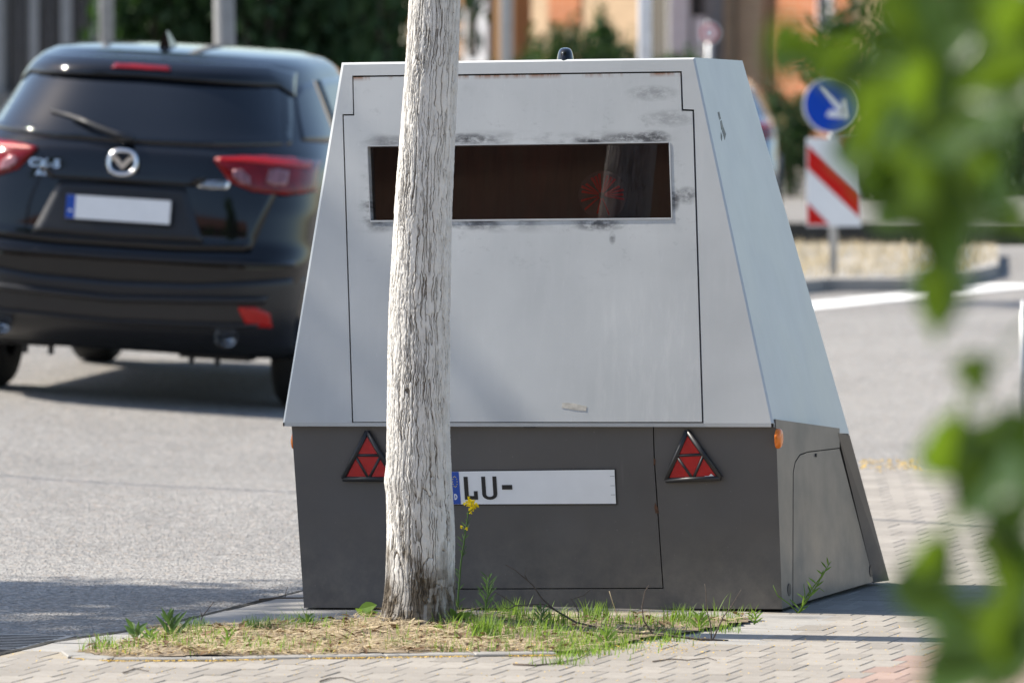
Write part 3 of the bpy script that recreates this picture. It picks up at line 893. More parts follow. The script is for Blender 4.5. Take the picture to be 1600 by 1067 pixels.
# latch under the hatch, tape remnant, rust spots, scratches
m = MB(); p = onp(FL, 829, 664, .012); m.box(p, .04, .02, .014, fx); m.build('latch', M['black'], TR)
m = MB(); m.prism([onp(FU, x, y, .0022) for x, y in [(879, 629), (896, 630), (917, 635), (916, 642), (898, 640.5), (878, 637)]], nFU, .0008); m.build('tape_remnant', M['tape'], TR)
for poly in ([(1021.4, 716), (1024.5, 718), (1024, 726), (1021.5, 727)], [(1023.5, 785), (1027.5, 792), (1029.5, 801), (1024.5, 802), (1022.5, 793)]):
    m = MB(); m.prism([onp(FL, x, y, .0012) for x, y in poly], nFL, .001); m.build('rust_spot', M['rust'], TR)
m = MB()
for poly in ([(1121, 176), (1123.5, 175), (1126, 186), (1124, 188)], [(1125, 190), (1127, 188), (1130, 200), (1127, 204)], [(1128, 205), (1130, 199), (1134, 210), (1132, 219)], [(1126, 207), (1128, 213), (1127.5, 221), (1126, 216)]):
    m.prism([onp(RU, x, y, .0012) for x, y in poly], RU[1], .001)
m.build('scrape', M['black'], TR)

# ================================================================== WHITEWASHED TREE
def trunk_mesh(base, centre, radius, z1, nth, nz, seed, name, wear_h=0.22):
    """centre(z), radius(z) arrays -> bark with real fissures"""
    z = np.linspace(-0.03, z1, nz); t = np.linspace(0, 2 * np.pi, nth, endpoint=False)
    T, Z = np.meshgrid(t, z)
    cxz, cyz = centre(Z); rad = radius(Z)
    U = T / (2 * np.pi)
    nper = 46
    warp = (vnoise(U * 10, Z * 5.0, seed, 10) - .5) * 1.5 + (vnoise(U * 36, Z * 24, seed + 1, 36) - .5) * 0.5
    e1, id1 = voronoi_edge(U * nper + warp, Z * 4.6 + (vnoise(U * 22, Z * 9, seed + 2, 22) - .5) * 1.6, seed + 3, nper)
    e2, id2 = voronoi_edge(U * 80 + warp * 1.7, Z * 11.0 + (vnoise(U * 30, Z * 30, seed + 4, 30) - .5), seed + 5, 76)
    wvar = vnoise(U * 14, Z * 9, seed + 6, 14)
    wig = (vnoise(U * 12, Z * 7, seed + 30, 12) - .5) * 1.1 + (vnoise(U * 24, Z * 26, seed + 31, 24) - .5) * .55 + (vnoise(U * 60, Z * 80, seed + 32, 60) - .5) * .35
    crack = np.clip(1 - e1 / 0.035, 0, 1) * (wvar > .55) * .8
    for (q1, q2, sd_, wd, br_) in ((52, 3.6, 51, .0017, .16), (76, 6.0, 52, .0013, .22), (110, 9.5, 53, .0010, .30)):
        nn_ = vnoise(U * q1 + wig * q1 / 40, Z * q2, seed + sd_, q1)
        gr_ = np.abs(np.roll(nn_, -1, 1) - np.roll(nn_, 1, 1)) / (2 * 0.66 / nth)
        dist = np.abs(nn_ - .5) / np.maximum(gr_, 4.0)
        wl_ = wd * (.35 + 1.3 * vnoise(U * 18, Z * 13, seed + sd_ + 20, 18))
        crack = np.maximum(crack, np.clip(1.35 - dist / wl_, 0, 1) * np.clip((vnoise(U * 36, Z * 16, seed + sd_ + 9, 36) - br_) * 9, 0, 1))
    crack2 = np.clip(1 - e2 / 0.06, 0, 1) * (vnoise(U * 18, Z * 12, seed + 7, 18) > 0.5) * 0.55
    cr = np.maximum(crack, crack2)
    rough = (vnoise(U * 120, Z * 90, seed + 8, 120) - .5) * 0.0016
    lump = (vnoise(U * 6, Z * 3.0, seed + 9, 6) - .5) * 0.012 + (id1 - .5) * 0.0022
    bulge = 0.005 * np.exp(-((Z - 0.46) / 0.03) ** 2) * np.clip(np.cos(T - 3.5), 0, 1)
    wz = Z + (vnoise(U * 16, Z * 12, seed + 10, 16) - .5) * 0.22
    wear = np.clip((wear_h + .01 - wz) / 0.11, 0, 1) * (.7 + .3 * (vnoise(U * 50, Z * 40, seed + 61, 50) > .35))
    # a bare streak up one side
    st = np.clip(1 - np.abs(((T - 4.78 - (vnoise(U * 0, Z * 6, seed + 21) - .5) * .25 + np.pi) % (2 * np.pi)) - np.pi) / 0.11, 0, 1) * np.clip((0.36 - Z) / 0.08, 0, 1)
    wear = np.maximum(wear, st * (vnoise(U * 40, Z * 30, seed + 11, 40) > .3))
    flare = 0.026 * np.exp(-Z / 0.05) * (0.6 + 0.8 * vnoise(U * 7, Z * 2, seed + 13, 7))
    r = rad + lump + rough + bulge + flare - cr * (0.0036 + .003 * wear)
    X = base[0] + cxz + r * np.cos(T); Y = base[1] + cyz + r * np.sin(T)
    vs = np.stack([X, Y, Z + base[2]], -1).reshape(-1, 3)
    me = bpy.data.meshes.new(name)
    idx = np.arange(nth * nz).reshape(nz, nth)
    q = np.stack([idx[:-1], np.roll(idx[:-1], -1, 1), np.roll(idx[1:], -1, 1), idx[1:]], -1).reshape(-1, 4)
    me.vertices.add(len(vs)); me.vertices.foreach_set('co', vs.ravel())
    me.loops.add(q.size); me.loops.foreach_set('vertex_index', q.ravel())
    me.polygons.add(len(q)); me.polygons.foreach_set('loop_start', np.arange(0, q.size, 4)); me.polygons.foreach_set('loop_total', np.full(len(q), 4))
    me.update(calc_edges=True)
    for nm, arr in (('crack', cr), ('wear', wear)):
        at_ = me.attributes.new(nm, 'FLOAT', 'POINT'); at_.data.foreach_set('value', arr.ravel().astype(np.float32))
    me.materials.append(M['bark'])
    return me

def foliage(name, n, rx, ry, rz, size, mat, seed, clumps=26, flat=0.5):
    rg = np.random.default_rng(seed)
    cc = rg.normal(size=(clumps, 3)); cc /= np.linalg.norm(cc, axis=1)[:, None]; cc *= (0.45 + 0.5 * rg.random((clumps, 1)))
    k = rg.integers(0, clumps, n)
    p = cc[k] + rg.normal(size=(n, 3)) * 0.17 * (0.5 + rg.random((clumps, 1))[k])
    p *= np.array([rx, ry, rz])
    a = rg.normal(size=(n, 3)); a /= np.linalg.norm(a, axis=1)[:, None]
    b = rg.normal(size=(n, 3)); b -= a * (a * b).sum(1)[:, None]; b /= np.linalg.norm(b, axis=1)[:, None]
    s = size * (0.6 + 0.8 * rg.random((n, 1)))
    nrm = np.cross(a, b)
    v = np.stack([p - a * s, p + b * s * .45 + nrm * s * .12, p + a * s, p - b * s * .45 + nrm * s * .12], 1).reshape(-1, 3)
    i = np.arange(n)[:, None] * 4
    f = np.concatenate([i + np.array([[0, 1, 2]]), i + np.array([[0, 2, 3]])])
    me = bpy.data.meshes.new(name)
    me.from_pydata(v.tolist(), [], f.tolist()); me.materials.append(mat); me.update()
    return me

tree = empty('whitewashed_tree', (TB.x, TB.y, 0), 'slender street tree with cracked whitewashed trunk in front of the trailer', 'tree')
# trunk centre line and radius read off the photograph (metres at its distance)
mpp = TB.y / F
zk = np.array([-0.05, 0.05, 0.15, 0.3, 0.45, 0.60, 0.95, 1.3, 1.62, 1.96, 3.2])
lft = np.array([592, 597, 599, 600, 599, 602, 605, 613, 625, 639, 690]); rgt = np.array([716, 712, 712, 710, 706, 704, 703, 707, 713, 722, 752])
ck = ((lft + rgt) / 2 - 655) * mpp; rk = (rgt - lft) / 2 * mpp
tm = trunk_mesh((0, 0, 0.0), lambda Z: (np.interp(Z, zk, ck), Z * 0.01), lambda Z: np.interp(Z, zk, rk) - 0.004, 3.2, 600, 1150, 41, 'trunk')
link('trunk', tm, tree)
def limbs(m, top, n, seed, length, rad):
    rr = random.Random(seed)
    for i in range(n):
        an = 2 * math.pi * i / n + rr.uniform(-.3, .3); up = rr.uniform(.9, 1.9)
        d = Vector((math.cos(an), math.sin(an), up)).normalized()
        p = Vector(top); pts = [p.copy()]
        for k in range(4):
            d = (d + Vector((rr.uniform(-.2, .2), rr.uniform(-.2, .2), .12))).normalized(); p = p + d * length / 4; pts.append(p.copy())
        m.tube(pts, [rad, rad * .75, rad * .5, rad * .3, rad * .12], 7)
tx = float(np.interp(3.15, zk, ck))
m = MB(); limbs(m, (tx, .03, 3.1), 7, 4, 2.0, .045); m.build('limb', M['branch'], tree, True, world=False)
crown_me = foliage('crown', 5200, 1.15, 1.15, 1.5, .075, M['crownleaf'], 5)
o = link('crown', crown_me, tree); o.location = (tx + .1, .05, 5.0)

# a street tree across the road (its shadow falls into the picture) 
def street_tree(loc, h, crown_z, sc, label, rad=.13):
    e = empty('street_tree', loc, label, 'tree', 'street trees outside the picture')
    m = MB(); pts = [(0, 0, -.02), (.02, .01, h * .3), (-.02, .03, h * .65), (.02, 0, h)]
    m.tube(pts, [rad * 1.15, rad, rad * .85, rad * .6], 14); m.build('trunk', M['branch'], e, True, world=False)
    m = MB(); limbs(m, (.02, 0, h - .05), 7, int(h * 10), 2.2 * sc[2], rad * .4); m.build('limb', M['branch'], e, True, world=False)
    o = link('crown', crown_me, e); o.location = (0, 0, crown_z); o.scale = sc
    return e
# ray from the shaded patch back to the sun
def sunward(p, z):
    return Vector(p) + to_sun * ((z - p[2]) / to_sun.z)
q = sunward(gnd(40, 932), 8.2)
street_tree((q.x, q.y, 0), 6.6, 8.2, (1.35, 1.15, 1.0), 'street tree left of the picture that shades the kerb', .14)

# ================================================================== BLACK CAR
def car(name, label, loc, heading, tilt, paint, group=None, detail=True):
    e = empty(name, loc, label, 'car', group)
    fwd = Vector((math.sin(heading), math.cos(heading), 0)); right = Vector((math.cos(heading), -math.sin(heading), 0))
    r2 = (right + Vector((0, 0, -tilt))).normalized(); up = r2.cross(fwd).normalized()
    e.rotation_euler = Matrix((r2, fwd, up)).transposed().to_euler(); e.scale = (1, 1, 1.04)
    zt = np.array([.25, .33, .42, .50, .62, .70, .745, .79, .95, 1.08, 1.17, 1.235, 1.29, 1.40, 1.50, 1.58, 1.63, 1.665, 1.69, 1.70])
    wt = np.array([.84, .885, .905, .912, .917, .92, .92, .92, .918, .912, .90, .875, .85, .80, .755, .715, .68, .625, .50, .20])
    yt = np.array([.30, .10, .035, .01, -.015, -.02, .0, .035, .065, .085, .10, .13, .175, .265, .355, .44, .52, .66, .95, 1.5])
    yf = np.array([4.2, 4.4, 4.48, 4.5, 4.5, 4.49, 4.47, 4.45, 4.38, 4.1, 3.55, 3.3, 3.2, 3.0, 2.8, 2.62, 2.5, 2.35, 2.15, 1.7])
    br = np.array([.8, .85, .9, .9, .9, .9, .9, .9, .9, .95, 1.0, 1.15, 1.3, 1.4, 1.4, 1.35, 1.25, 1.1, .9, .3])
    ex = np.array([4.5, 4.5, 4.5, 4.5, 4.5, 4.5, 4.5, 4.5, 4.3, 4.0, 3.7, 3.4, 3.2, 3.2, 3.2, 3.2, 3.2, 3.0, 2.6, 2.2])
    def g(z): return [float(np.interp(z, zt, a)) for a in (wt, yt, yf, br, ex)]
    def ry(x, z, off=0.0):        # rear surface
        w, y, _, b, n = g(z); k = min(.9985, abs(x) / w)
        return y + b - b * (1 - k ** n) ** (1 / n) - off
    def sx(y, z, off=0.0):        # right side surface
        w, yr, f, b, n = g(z); q = max(0.0, min(.9985, (yr + b - y) / b))
        return w * (1 - q ** n) ** (1 / n) + off
    # body rings
    zs = np.unique(np.concatenate([np.linspace(.25, .8, 24), np.linspace(.8, 1.3, 20), np.linspace(1.3, 1.64, 16), np.linspace(1.64, 1.70, 9)]))
    vs = []; N = 0
    for z in zs:
        w, yr, f, b, n = g(z)
        ring = []
        for i in range(41):
            t = math.pi * i / 40
            c, s_ = math.cos(t), math.sin(t)
            ring.append((w * math.copysign(abs(c) ** (2 / n), c) * -1, yr + b - b * abs(s_) ** (2 / n)))
        bf = min(.9, (f - yr - b) * .9)
        for i in range(41):
            t = math.pi * i / 40
            c, s_ = math.cos(t), math.sin(t)
            ring.append((w * math.copysign(abs(c) ** (2 / 3.4), c), f - bf + bf * abs(s_) ** (2 / 3.4)))
        N = len(ring)
        vs += [(x, y, z) for x, y in ring]
    fs = [(i * N + k, i * N + (k + 1) % N, (i + 1) * N + (k + 1) % N, (i + 1) * N + k) for i in range(len(zs) - 1) for k in range(N)]
    fs.append(tuple((len(zs) - 1) * N + k for k in range(N))); fs.append(tuple(range(N - 1, -1, -1)))
    body = part('body', vs, fs, paint, e, True, None, False)
    def patch(nm, bot, top, mat, off=.006, nu=24, nv=8, parent=e, th_=.02, side=None, crown=0.0):
        """conforming plate between a bottom and a top polyline, in (x,z) on the tail or (y,z) on a flank"""
        def samp(pl, u):
            L = len(pl) - 1; k = min(L - 1, int(u * L)); t = u * L - k
            return pl[k][0] + (pl[k + 1][0] - pl[k][0]) * t, pl[k][1] + (pl[k + 1][1] - pl[k][1]) * t
        fr = []; bk = []
        for j in range(nv + 1):
            for i in range(nu + 1):
                a = samp(bot, i / nu); b = samp(top, i / nu); t = j / nv
                x = a[0] + (b[0] - a[0]) * t; z = a[1] + (b[1] - a[1]) * t
                o_ = off + crown * math.sin(math.pi * t)
                if side is None: fr.append((x, ry(x, z, o_), z)); bk.append((x, ry(x, z, o_ - th_), z))
                else: fr.append((side * sx(x, z, o_), x, z)); bk.append((side * sx(x, z, o_ - th_), x, z))
        K = len(fr); w_ = nu + 1; F_ = []
        for j in range(nv):
            for i in range(nu): F_.append((j * w_ + i, j * w_ + i + 1, (j + 1) * w_ + i + 1, (j + 1) * w_ + i))
        rim = [i for i in range(w_)] + [j * w_ + nu for j in range(1, nv + 1)] + [nv * w_ + i for i in range(nu - 1, -1, -1)] + [j * w_ for j in range(nv - 1, 0, -1)]
        for i in range(len(rim)):
            a, b = rim[i], rim[(i + 1) % len(rim)]
            F_.append((a, a + K, b + K, b))
        o = part(nm, fr + bk, F_, mat, parent, False, None, False)
        recalc(o)
        for p in o.data.polygons: p.use_smooth = p.index < nu * nv
        return o
    # wheels
    for (x, y) in ((-.80, .92), (.80, .92), (-.80, 3.62), (.80, 3.62)):
        m = MB(); prof = [(.20, -.105), (.315, -.115), (.345, -.085), (.352, -.04), (.352, .04), (.345, .085), (.315, .115), (.20, .105)]
        S = 40; vv = []; ff = []
        for a in range(S):
            an = 2 * math.pi * a / S
            for (r_, xx) in prof: vv.append((x + xx, y + r_ * math.cos(an), .352 + r_ * math.sin(an)))
        P_ = len(prof)
        for a in range(S):
            for k in range(P_ - 1): ff.append((a * P_ + k, a * P_ + k + 1, ((a + 1) % S) * P_ + k + 1, ((a + 1) % S) * P_ + k))
        m.add(vv, ff); wh = m.build('wheel', M['tyre'], e, True, False)
        m = MB(); sg = 1 if x > 0 else -1
        m.tube([(x - sg * .05, y, .352), (x + sg * .085, y, .352)], [.20, .20], 28)
        for a in range(5):
            an = 2 * math.pi * a / 5
            m.box((x + sg * .092, y + .1 * math.cos(an), .352 + .1 * math.sin(an)), .02, .19, .05, (1, 0, 0), (0, math.cos(an), math.sin(an)), (0, -math.sin(an), math.cos(an)))
        m.build('rim', M['rim'], wh, False, False)
        m = MB(); pts = []
        for a in range(13):
            an = math.pi * a / 12
            pts.append((sg * (sx(y, .6) + .004), y + .43 * math.cos(an), .36 + .42 * math.sin(an)))
        m.tube(pts, .035, 6); m.build('wheel_arch', M['cladding'], e, True, False)
    # glass
    patch('rear_window', [(-.755, 1.265), (-.38, 1.243), (0, 1.238), (.38, 1.243), (.755, 1.265)], [(-.67, 1.545), (-.3, 1.57), (0, 1.572), (.3, 1.57), (.67, 1.545)], M['carglass'], .004, 30, 10)
    for s in (-1, 1):
        patch('side_window', [(.62, 1.285), (.95, 1.275), (1.25, 1.27)], [(.86, 1.50), (1.0, 1.545), (1.27, 1.565)], M['carglass'], .004, 12, 8, side=s)
        patch('side_window', [(1.32, 1.27), (1.8, 1.255), (2.15, 1.25)], [(1.34, 1.565), (1.8, 1.575), (2.12, 1.575)], M['carglass'], .004, 12, 8, side=s)
        patch('side_window', [(2.22, 1.25), (2.7, 1.24), (3.02, 1.24)], [(2.2, 1.575), (2.4, 1.57), (2.5, 1.56)], M['carglass'], .004, 12, 8, side=s)
    # tailgate
    gate = patch('tailgate', [(-.66, .765), (-.3, .75), (.3, .75), (.66, .765)], [(-.80, 1.19), (-.4, 1.222), (.4, 1.222), (.80, 1.19)], paint, .010, 30, 12, crown=.012)
    patch('plate_recess', [(-.43, .795), (0, .787), (.43, .795)], [(-.315, 1.045), (0, 1.052), (.315, 1.045)], M['cladding'], .026, 18, 8, gate, .02)
    patch('gate_handle', [(-.36, 1.06), (0, 1.058), (.36, 1.06)], [(-.42, 1.10), (0, 1.105), (.42, 1.10)], paint, .045, 18, 4, gate, .04)
    # bumper
    bump = patch('bumper', [(-.82, .268), (-.4, .256), (0, .256), (.4, .252), (.83, .256)], [(-.895, .655), (-.4, .60), (0, .59), (.4, .60), (.895, .655)], M['cladding'], .012, 34, 12, crown=.022)
    patch('bumper_crease', [(-.74, .52), (0, .49), (.74, .52)], [(-.76, .56), (0, .525), (.76, .56)], M['cladding'], .044, 30, 4, bump, .03, crown=.022)
    patch('bumper_step', [(-.70, .40), (0, .385), (.70, .40)], [(-.72, .43), (0, .41), (.72, .43)], M['cladding'], .036, 30, 4, bump, .03, crown=.016)
    patch('bumper_ledge', [(-.86, .70), (0, .69), (.86, .70)], [(-.86, .73), (0, .722), (.86, .73)], paint, .026, 30, 4, bump, .03, crown=.02)
    for s in (-1, 1):
        a_ = [(.625 * s, .485), (.66 * s, .415), (.775 * s, .41)]; b_2 = [(.62 * s, .505), (.70 * s, .508), (.765 * s, .48)]
        patch('rear_reflector', a_, b_2, M['redlens'], .038, 8, 4, bump, .02)
    m = MB(); px_ = .565
    for s in (-1, 1):
        y_ = ry(.565, .36) - .065
        m2 = MB(); m2.tube([(s * px_, y_ + .3, .36), (s * px_, y_ + .005, .36), (s * px_, y_ - .012, .36)], [.052, .053, .057], 20, False)
        m2.tube([(s * px_, y_ - .012, .36), (s * px_, y_ + .02, .36), (s * px_, y_ + .06, .36)], [.057, .041, .040], 20, False)
        m2.tube([(s * px_, y_ + .05, .36), (s * px_, y_ + .06, .36)], [.034, .034], 20)
        m2.build('exhaust_pipe', M['chrome'] if s > 0 else M['chrome'], e, True, False)
    # underbody pieces: silencer, lower arms, flaps
    m = MB(); m.box((.0, .75, .29), 1.0, .5, .1); m.box((-.55, .5, .275), .3, .25, .07); m.box((.45, .45, .262), .35, .2, .06)
    for x in (-.50, -.37, .34, .47): m.box((x, .35, .24), .02, .05, .07)
    m.build('underbody', M['black'], e, False, False)
    # tail lights
    for s in (-1, 1):
        bot = [(.445 * s, 1.182), (.53 * s, 1.085), (.64 * s, 1.045), (.80 * s, 1.035), (.895 * s, 1.05)]
        top = [(.445 * s, 1.198), (.56 * s, 1.212), (.66 * s, 1.217), (.78 * s, 1.215), (.878 * s, 1.195)]
        tl = patch('tail_light', bot, top, M['taillight'], .024, 24, 8, e, .03, crown=.010)
        patch('light_bar', [(.46 * s, 1.186), (.62 * s, 1.18), (.86 * s, 1.165)], [(.46 * s, 1.196), (.62 * s, 1.205), (.86 * s, 1.192)], M['redlens'], .035, 16, 3, tl, .01)
        patch('reversing_lens', [(.54 * s, 1.115), (.58 * s, 1.082), (.63 * s, 1.075)], [(.545 * s, 1.145), (.58 * s, 1.15), (.625 * s, 1.115)], M['clearlens'], .036, 8, 4, tl, .01)
        patch('indicator_lens', [(.70 * s, 1.09), (.74 * s, 1.075), (.79 * s, 1.08)], [(.705 * s, 1.155), (.745 * s, 1.16), (.79 * s, 1.15)], M['clearlens'], .036, 8, 4, tl, .01)
    # spoiler with high brake light
    sp = patch('spoiler', [(-.70, 1.49), (-.64, 1.535), (0, 1.548), (.64, 1.535), (.70, 1.49)], [(-.665, 1.60), (-.56, 1.632), (0, 1.642), (.56, 1.632), (.665, 1.60)], paint, .035, 32, 8, e, .06, crown=.03)
    patch('brake_light', [(-.15, 1.583), (0, 1.584), (.15, 1.583)], [(-.14, 1.607), (0, 1.609), (.14, 1.607)], M['taillight'], .072, 10, 3, sp, .02)
    # antenna fin
    m = MB(); m.add([(-.03, .95, 1.685), (.03, .95, 1.685), (.03, 1.15, 1.69), (-.03, 1.15, 1.69), (-.006, .955, 1.765), (.006, .955, 1.765), (.006, 1.0, 1.765), (-.006, 1.0, 1.765)],
                    [(0, 1, 5, 4), (1, 2, 6, 5), (2, 3, 7, 6), (3, 0, 4, 7), (4, 5, 6, 7)])
    m.build('roof_antenna', paint, e, False, False)
    if not detail: return e
    # rear wiper
    m = MB()
    wp_ = lambda x, z, o_=.03: (x, ry(x, z, o_), z)
    m.tube([wp_(.03, 1.255, .03), wp_(-.05, 1.275, .045), wp_(-.20, 1.318, .04), wp_(-.30, 1.345, .03)], [.018, .016, .011, .008], 8)
    m.tube([wp_(-.06, 1.285, .022), wp_(-.25, 1.338, .022), wp_(-.42, 1.365, .018)], [.008, .010, .007], 6)
    m.build('rear_wiper', M['black'], e, True, False)
    # number plate
    yp = ry(0, .93) - .062
    def flat(nm, x0_, x1_, z0_, z1_, y_, mat, par, t_=.006):
        m = MB(); lean = .10
        f_ = lambda x, z: Vector((x, y_ + (z - .93) * lean, z))
        m.prism([f_(x0_, z0_), f_(x1_, z0_), f_(x1_, z1_), f_(x0_, z1_)], Vector((0, -1, lean)).normalized(), t_)
        return m.build(nm, mat, par, False, False)
    np_ = flat('number_plate', -.266, .266, .868, .988, yp, M['black'], e, .014)
    flat('plate_face', -.26, .26, .873, .983, yp - .003, M['platewhite'], np_, .004)
    flat('country_band', -.26, -.216, .874, .982, yp - .005, M['plateblue'], np_, .003)
    m = MB(); m.tube([(-.238, yp - .0075, .905), (-.238, yp - .005, .905)], .011, 10); m.build('country_letter', M['platewhite'], np_, False, False)
    # winged badge in an oval ring
    yb = ry(0, 1.145) - .05; cz = 1.148
    m = MB(); pts = []
    for i in range(41):
        t = 2 * math.pi * i / 40
        pts.append(Vector((.068 * math.copysign(abs(math.cos(t)) ** .82, math.cos(t)), yb + .012 * math.sin(t), cz + .056 * math.copysign(abs(math.sin(t)) ** .82, math.sin(t)))))
    m.tube(pts, .0105, 8, False); bd = m.build('badge', M['chrome'], e, True, False)
    m = MB()
    for s in (-1, 1):
        poly = [(0, -.030), (s * .018, .004), (s * .038, .022), (s * .062, .022), (s * .058, .010), (s * .040, .004), (s * .018, -.020)]
        poly = [(0, -.008), (s * .016, .014), (s * .036, .030), (s * .058, .030), (s * .060, .016), (s * .044, .012), (s * .022, -.012), (0, -.034)]
        m.prism([Vector((x, yb - .006, cz + z)) for x, z in (poly if s > 0 else poly[::-1])], Vector((0, -1, 0)), .008)
    m.build('badge_wings', M['chrome'], bd, False, False)
    # lettering
    def text(txt, size, x, z, off, nm, par, mat):
        cu = bpy.data.curves.new(nm, 'FONT'); cu.body = txt; cu.size = size; cu.extrude = .004; cu.offset = .0012
        cu.align_x = 'CENTER'; cu.space_character = 1.15
        to = bpy.data.objects.new(nm + '_tmp', cu); COL.objects.link(to)
        bpy.context.view_layer.update()
        me = bpy.data.meshes.new_from_object(to.evaluated_get(bpy.context.evaluated_depsgraph_get()))
        bpy.data.objects.remove(to); bpy.data.curves.remove(cu)
        me.materials.clear(); me.materials.append(mat)
        for v in me.vertices:
            X = x + v.co.x * 1.25; Z = z + v.co.y
            v.co = (X, ry(X, Z, off) - v.co.z, Z)
        me.update(); return link(nm, me, par)
    text('CX-5', .052, -.395, 1.105, .034, 'model_lettering', gate, M['chrome'])
    text('AWD', .036, -.375, 1.065, .034, 'drive_lettering', gate, M['chrome'])
    tb = patch('side_badge', [(.375, 1.052), (.45, 1.05), (.525, 1.052)], [(.385, 1.088), (.45, 1.088), (.535, 1.088)], M['chrome'], .028, 8, 3, gate, .01)
    text('SKYACTIV', .020, .452, 1.072, .0295, 'technology_lettering', tb, M['black'])
    text('TECHNOLOGY', .013, .452, 1.056, .0295, 'technology_lettering', tb, M['black'])
    return e
car('suv_car', 'black sport utility car seen from behind on the road left of the trailer', (CAR_P.x, CAR_P.y, road_z(CAR_P.x, CAR_P.y)), CAR_H, CAR_T, M['paint'])

# ================================================================== TREE BED PLANTS
def in_bed():
    while True:
        x = random.uniform(x0, x1); y = random.uniform(y0, y1)
        if inside(bedp, x, y): return x, y
def to_px(p): 
    return 800 + p[0] / p[1] * F
m = MB()
def blade(m, p, h, w, lean, az, curl=.4, segs=3):
    d = Vector((math.cos(az), math.sin(az), 0)); s = Vector((-d.y, d.x, 0)); p = Vector(p)
    vs = []; fs = []
    for i in range(segs + 1):
        t = i / segs
        c = p + Vector((0, 0, h * (t - curl * .35 * t * t))) + d * lean * h * (t * (1 - curl) + curl * t * t)
        ww = w * (1 - t) ** .7 if i < segs else 0
        if i < segs: vs += [c - s * ww / 2, c + s * ww / 2]
        else: vs.append(c)
    for i in range(segs - 1): fs.append((2 * i, 2 * i + 1, 2 * i + 3, 2 * i + 2))
    fs.append((2 * segs - 2, 2 * segs - 1, 2 * segs))
    m.add(vs, fs)
# straw lying about
for i in range(6600):
    fz_ = random.random()
    x, y = in_bed(); px = to_px((x, y))
    if random.random() < .72 * min(1, max(0, (px - 640) / 260)): continue
    az = random.uniform(0, 6.28); L = random.uniform(.025, .11); z = soil_z(x, y) + random.uniform(.0, .010)
    d = Vector((math.cos(az), math.sin(az), random.uniform(-.05, .18))) * L
    if float(vnoise(np.array([x * 5.0]), np.array([y * 7.0]), 77)[0]) < .36 and fz_ < .8: continue
    s = Vector((-math.sin(az), math.cos(az), .3)).normalized() * random.uniform(.001, .0026)
    p = Vector((x, y, z)); q = p + d * .5 + Vector((random.uniform(-.006, .006), random.uniform(-.006, .006), random.uniform(0, .006)))
    m.add([p - s, p + s, q - s, q + s, p + d], [(0, 1, 3, 2), (2, 3, 4)])
for i in range(1300):
    x, y = in_bed(); px = to_px((x, y))
    if random.random() < .6 * min(1, max(0, (px - 640) / 200)): continue
    blade(m, (x, y, soil_z(x, y)), random.uniform(.015, .05), random.uniform(.0014, .0026), random.uniform(.3, 1.6), random.uniform(0, 6.28), .7)
straw = m.build('dry_grass', M['straw'], None, fix=False); tag(straw, 'dry straw coloured grass matted over the tree bed', 'grass', kind='stuff')
# green grass, dense right of the trunk
m = MB()
for i in range(9000):
    x, y = in_bed(); px = to_px((x, y)); f = float(vnoise(np.array([x * 6.0]), np.array([y * 6.0]), 9)[0])
    g2 = min(1, max(0, (px - 600) / 190)); g2 = g2 * g2 * (3 - 2 * g2)
    back_ = (y - y0) / (y1 - y0)
    left_ = (.13 + 1.0 * (f > .56) * (f - .15)) * (1.5 if px < 330 else .45) * (.5 + 1.3 * (back_ > .6))
    dens = left_ * (1 - g2) + (.12 + .85 * f) * (.85 if px < 1010 else .6) * g2
    if f < .33 and random.random() < .75: continue
    if random.random() > dens: continue
    h = random.uniform(.015, .05) * (.6 + .9 * f) * (1.0 + .5 * (random.random() < .08))
    blade(m, (x, y, soil_z(x, y)), h, random.uniform(.0022, .0044), random.uniform(.1, .9), random.uniform(0, 6.28), .5)
# tufts spilling onto the pavers
for (cx_, cy_, n_, sp) in ((905, 1022, 190, .07), (955, 1012, 240, .08), (880, 1038, 70, .035), (1035, 1000, 120, .05), (1110, 985, 90, .05)):
    c = gnd(cx_, cy_)
    for i in range(n_):
        x = c.x + random.gauss(0, sp); y = c.y + random.gauss(0, sp * 1.1)
        blade(m, (x, y, -.002), random.uniform(.02, .055), random.uniform(.002, .004), random.uniform(.1, .9), random.uniform(0, 6.28), .5)
gg = m.build('green_grass', M['grass'], None, fix=False); tag(gg, 'fresh green grass growing right of the trunk', 'grass', kind='stuff')
# dead leaf litter and soil crumbs
m = MB()
for i in range(420):
    x, y = in_bed(); az = random.uniform(0, 6.28); L = random.uniform(.008, .026); p = Vector((x, y, soil_z(x, y) + random.uniform(.004, .016)))
    a_v = Vector((math.cos(az), math.sin(az), random.uniform(-.3, .6))) * L; b_v = Vector((-math.sin(az), math.cos(az), random.uniform(-.2, .5))) * L * .45
    m.add([p - a_v, p - b_v + Vector((0, 0, .003)), p + a_v, p + b_v + Vector((0, 0, .004))], [(0, 1, 2), (0, 2, 3)])
o = m.build('leaf_litter', M['litter'], None, fix=False); tag(o, 'brown dead leaf litter between the grass of the tree bed', 'leaf litter', kind='stuff')
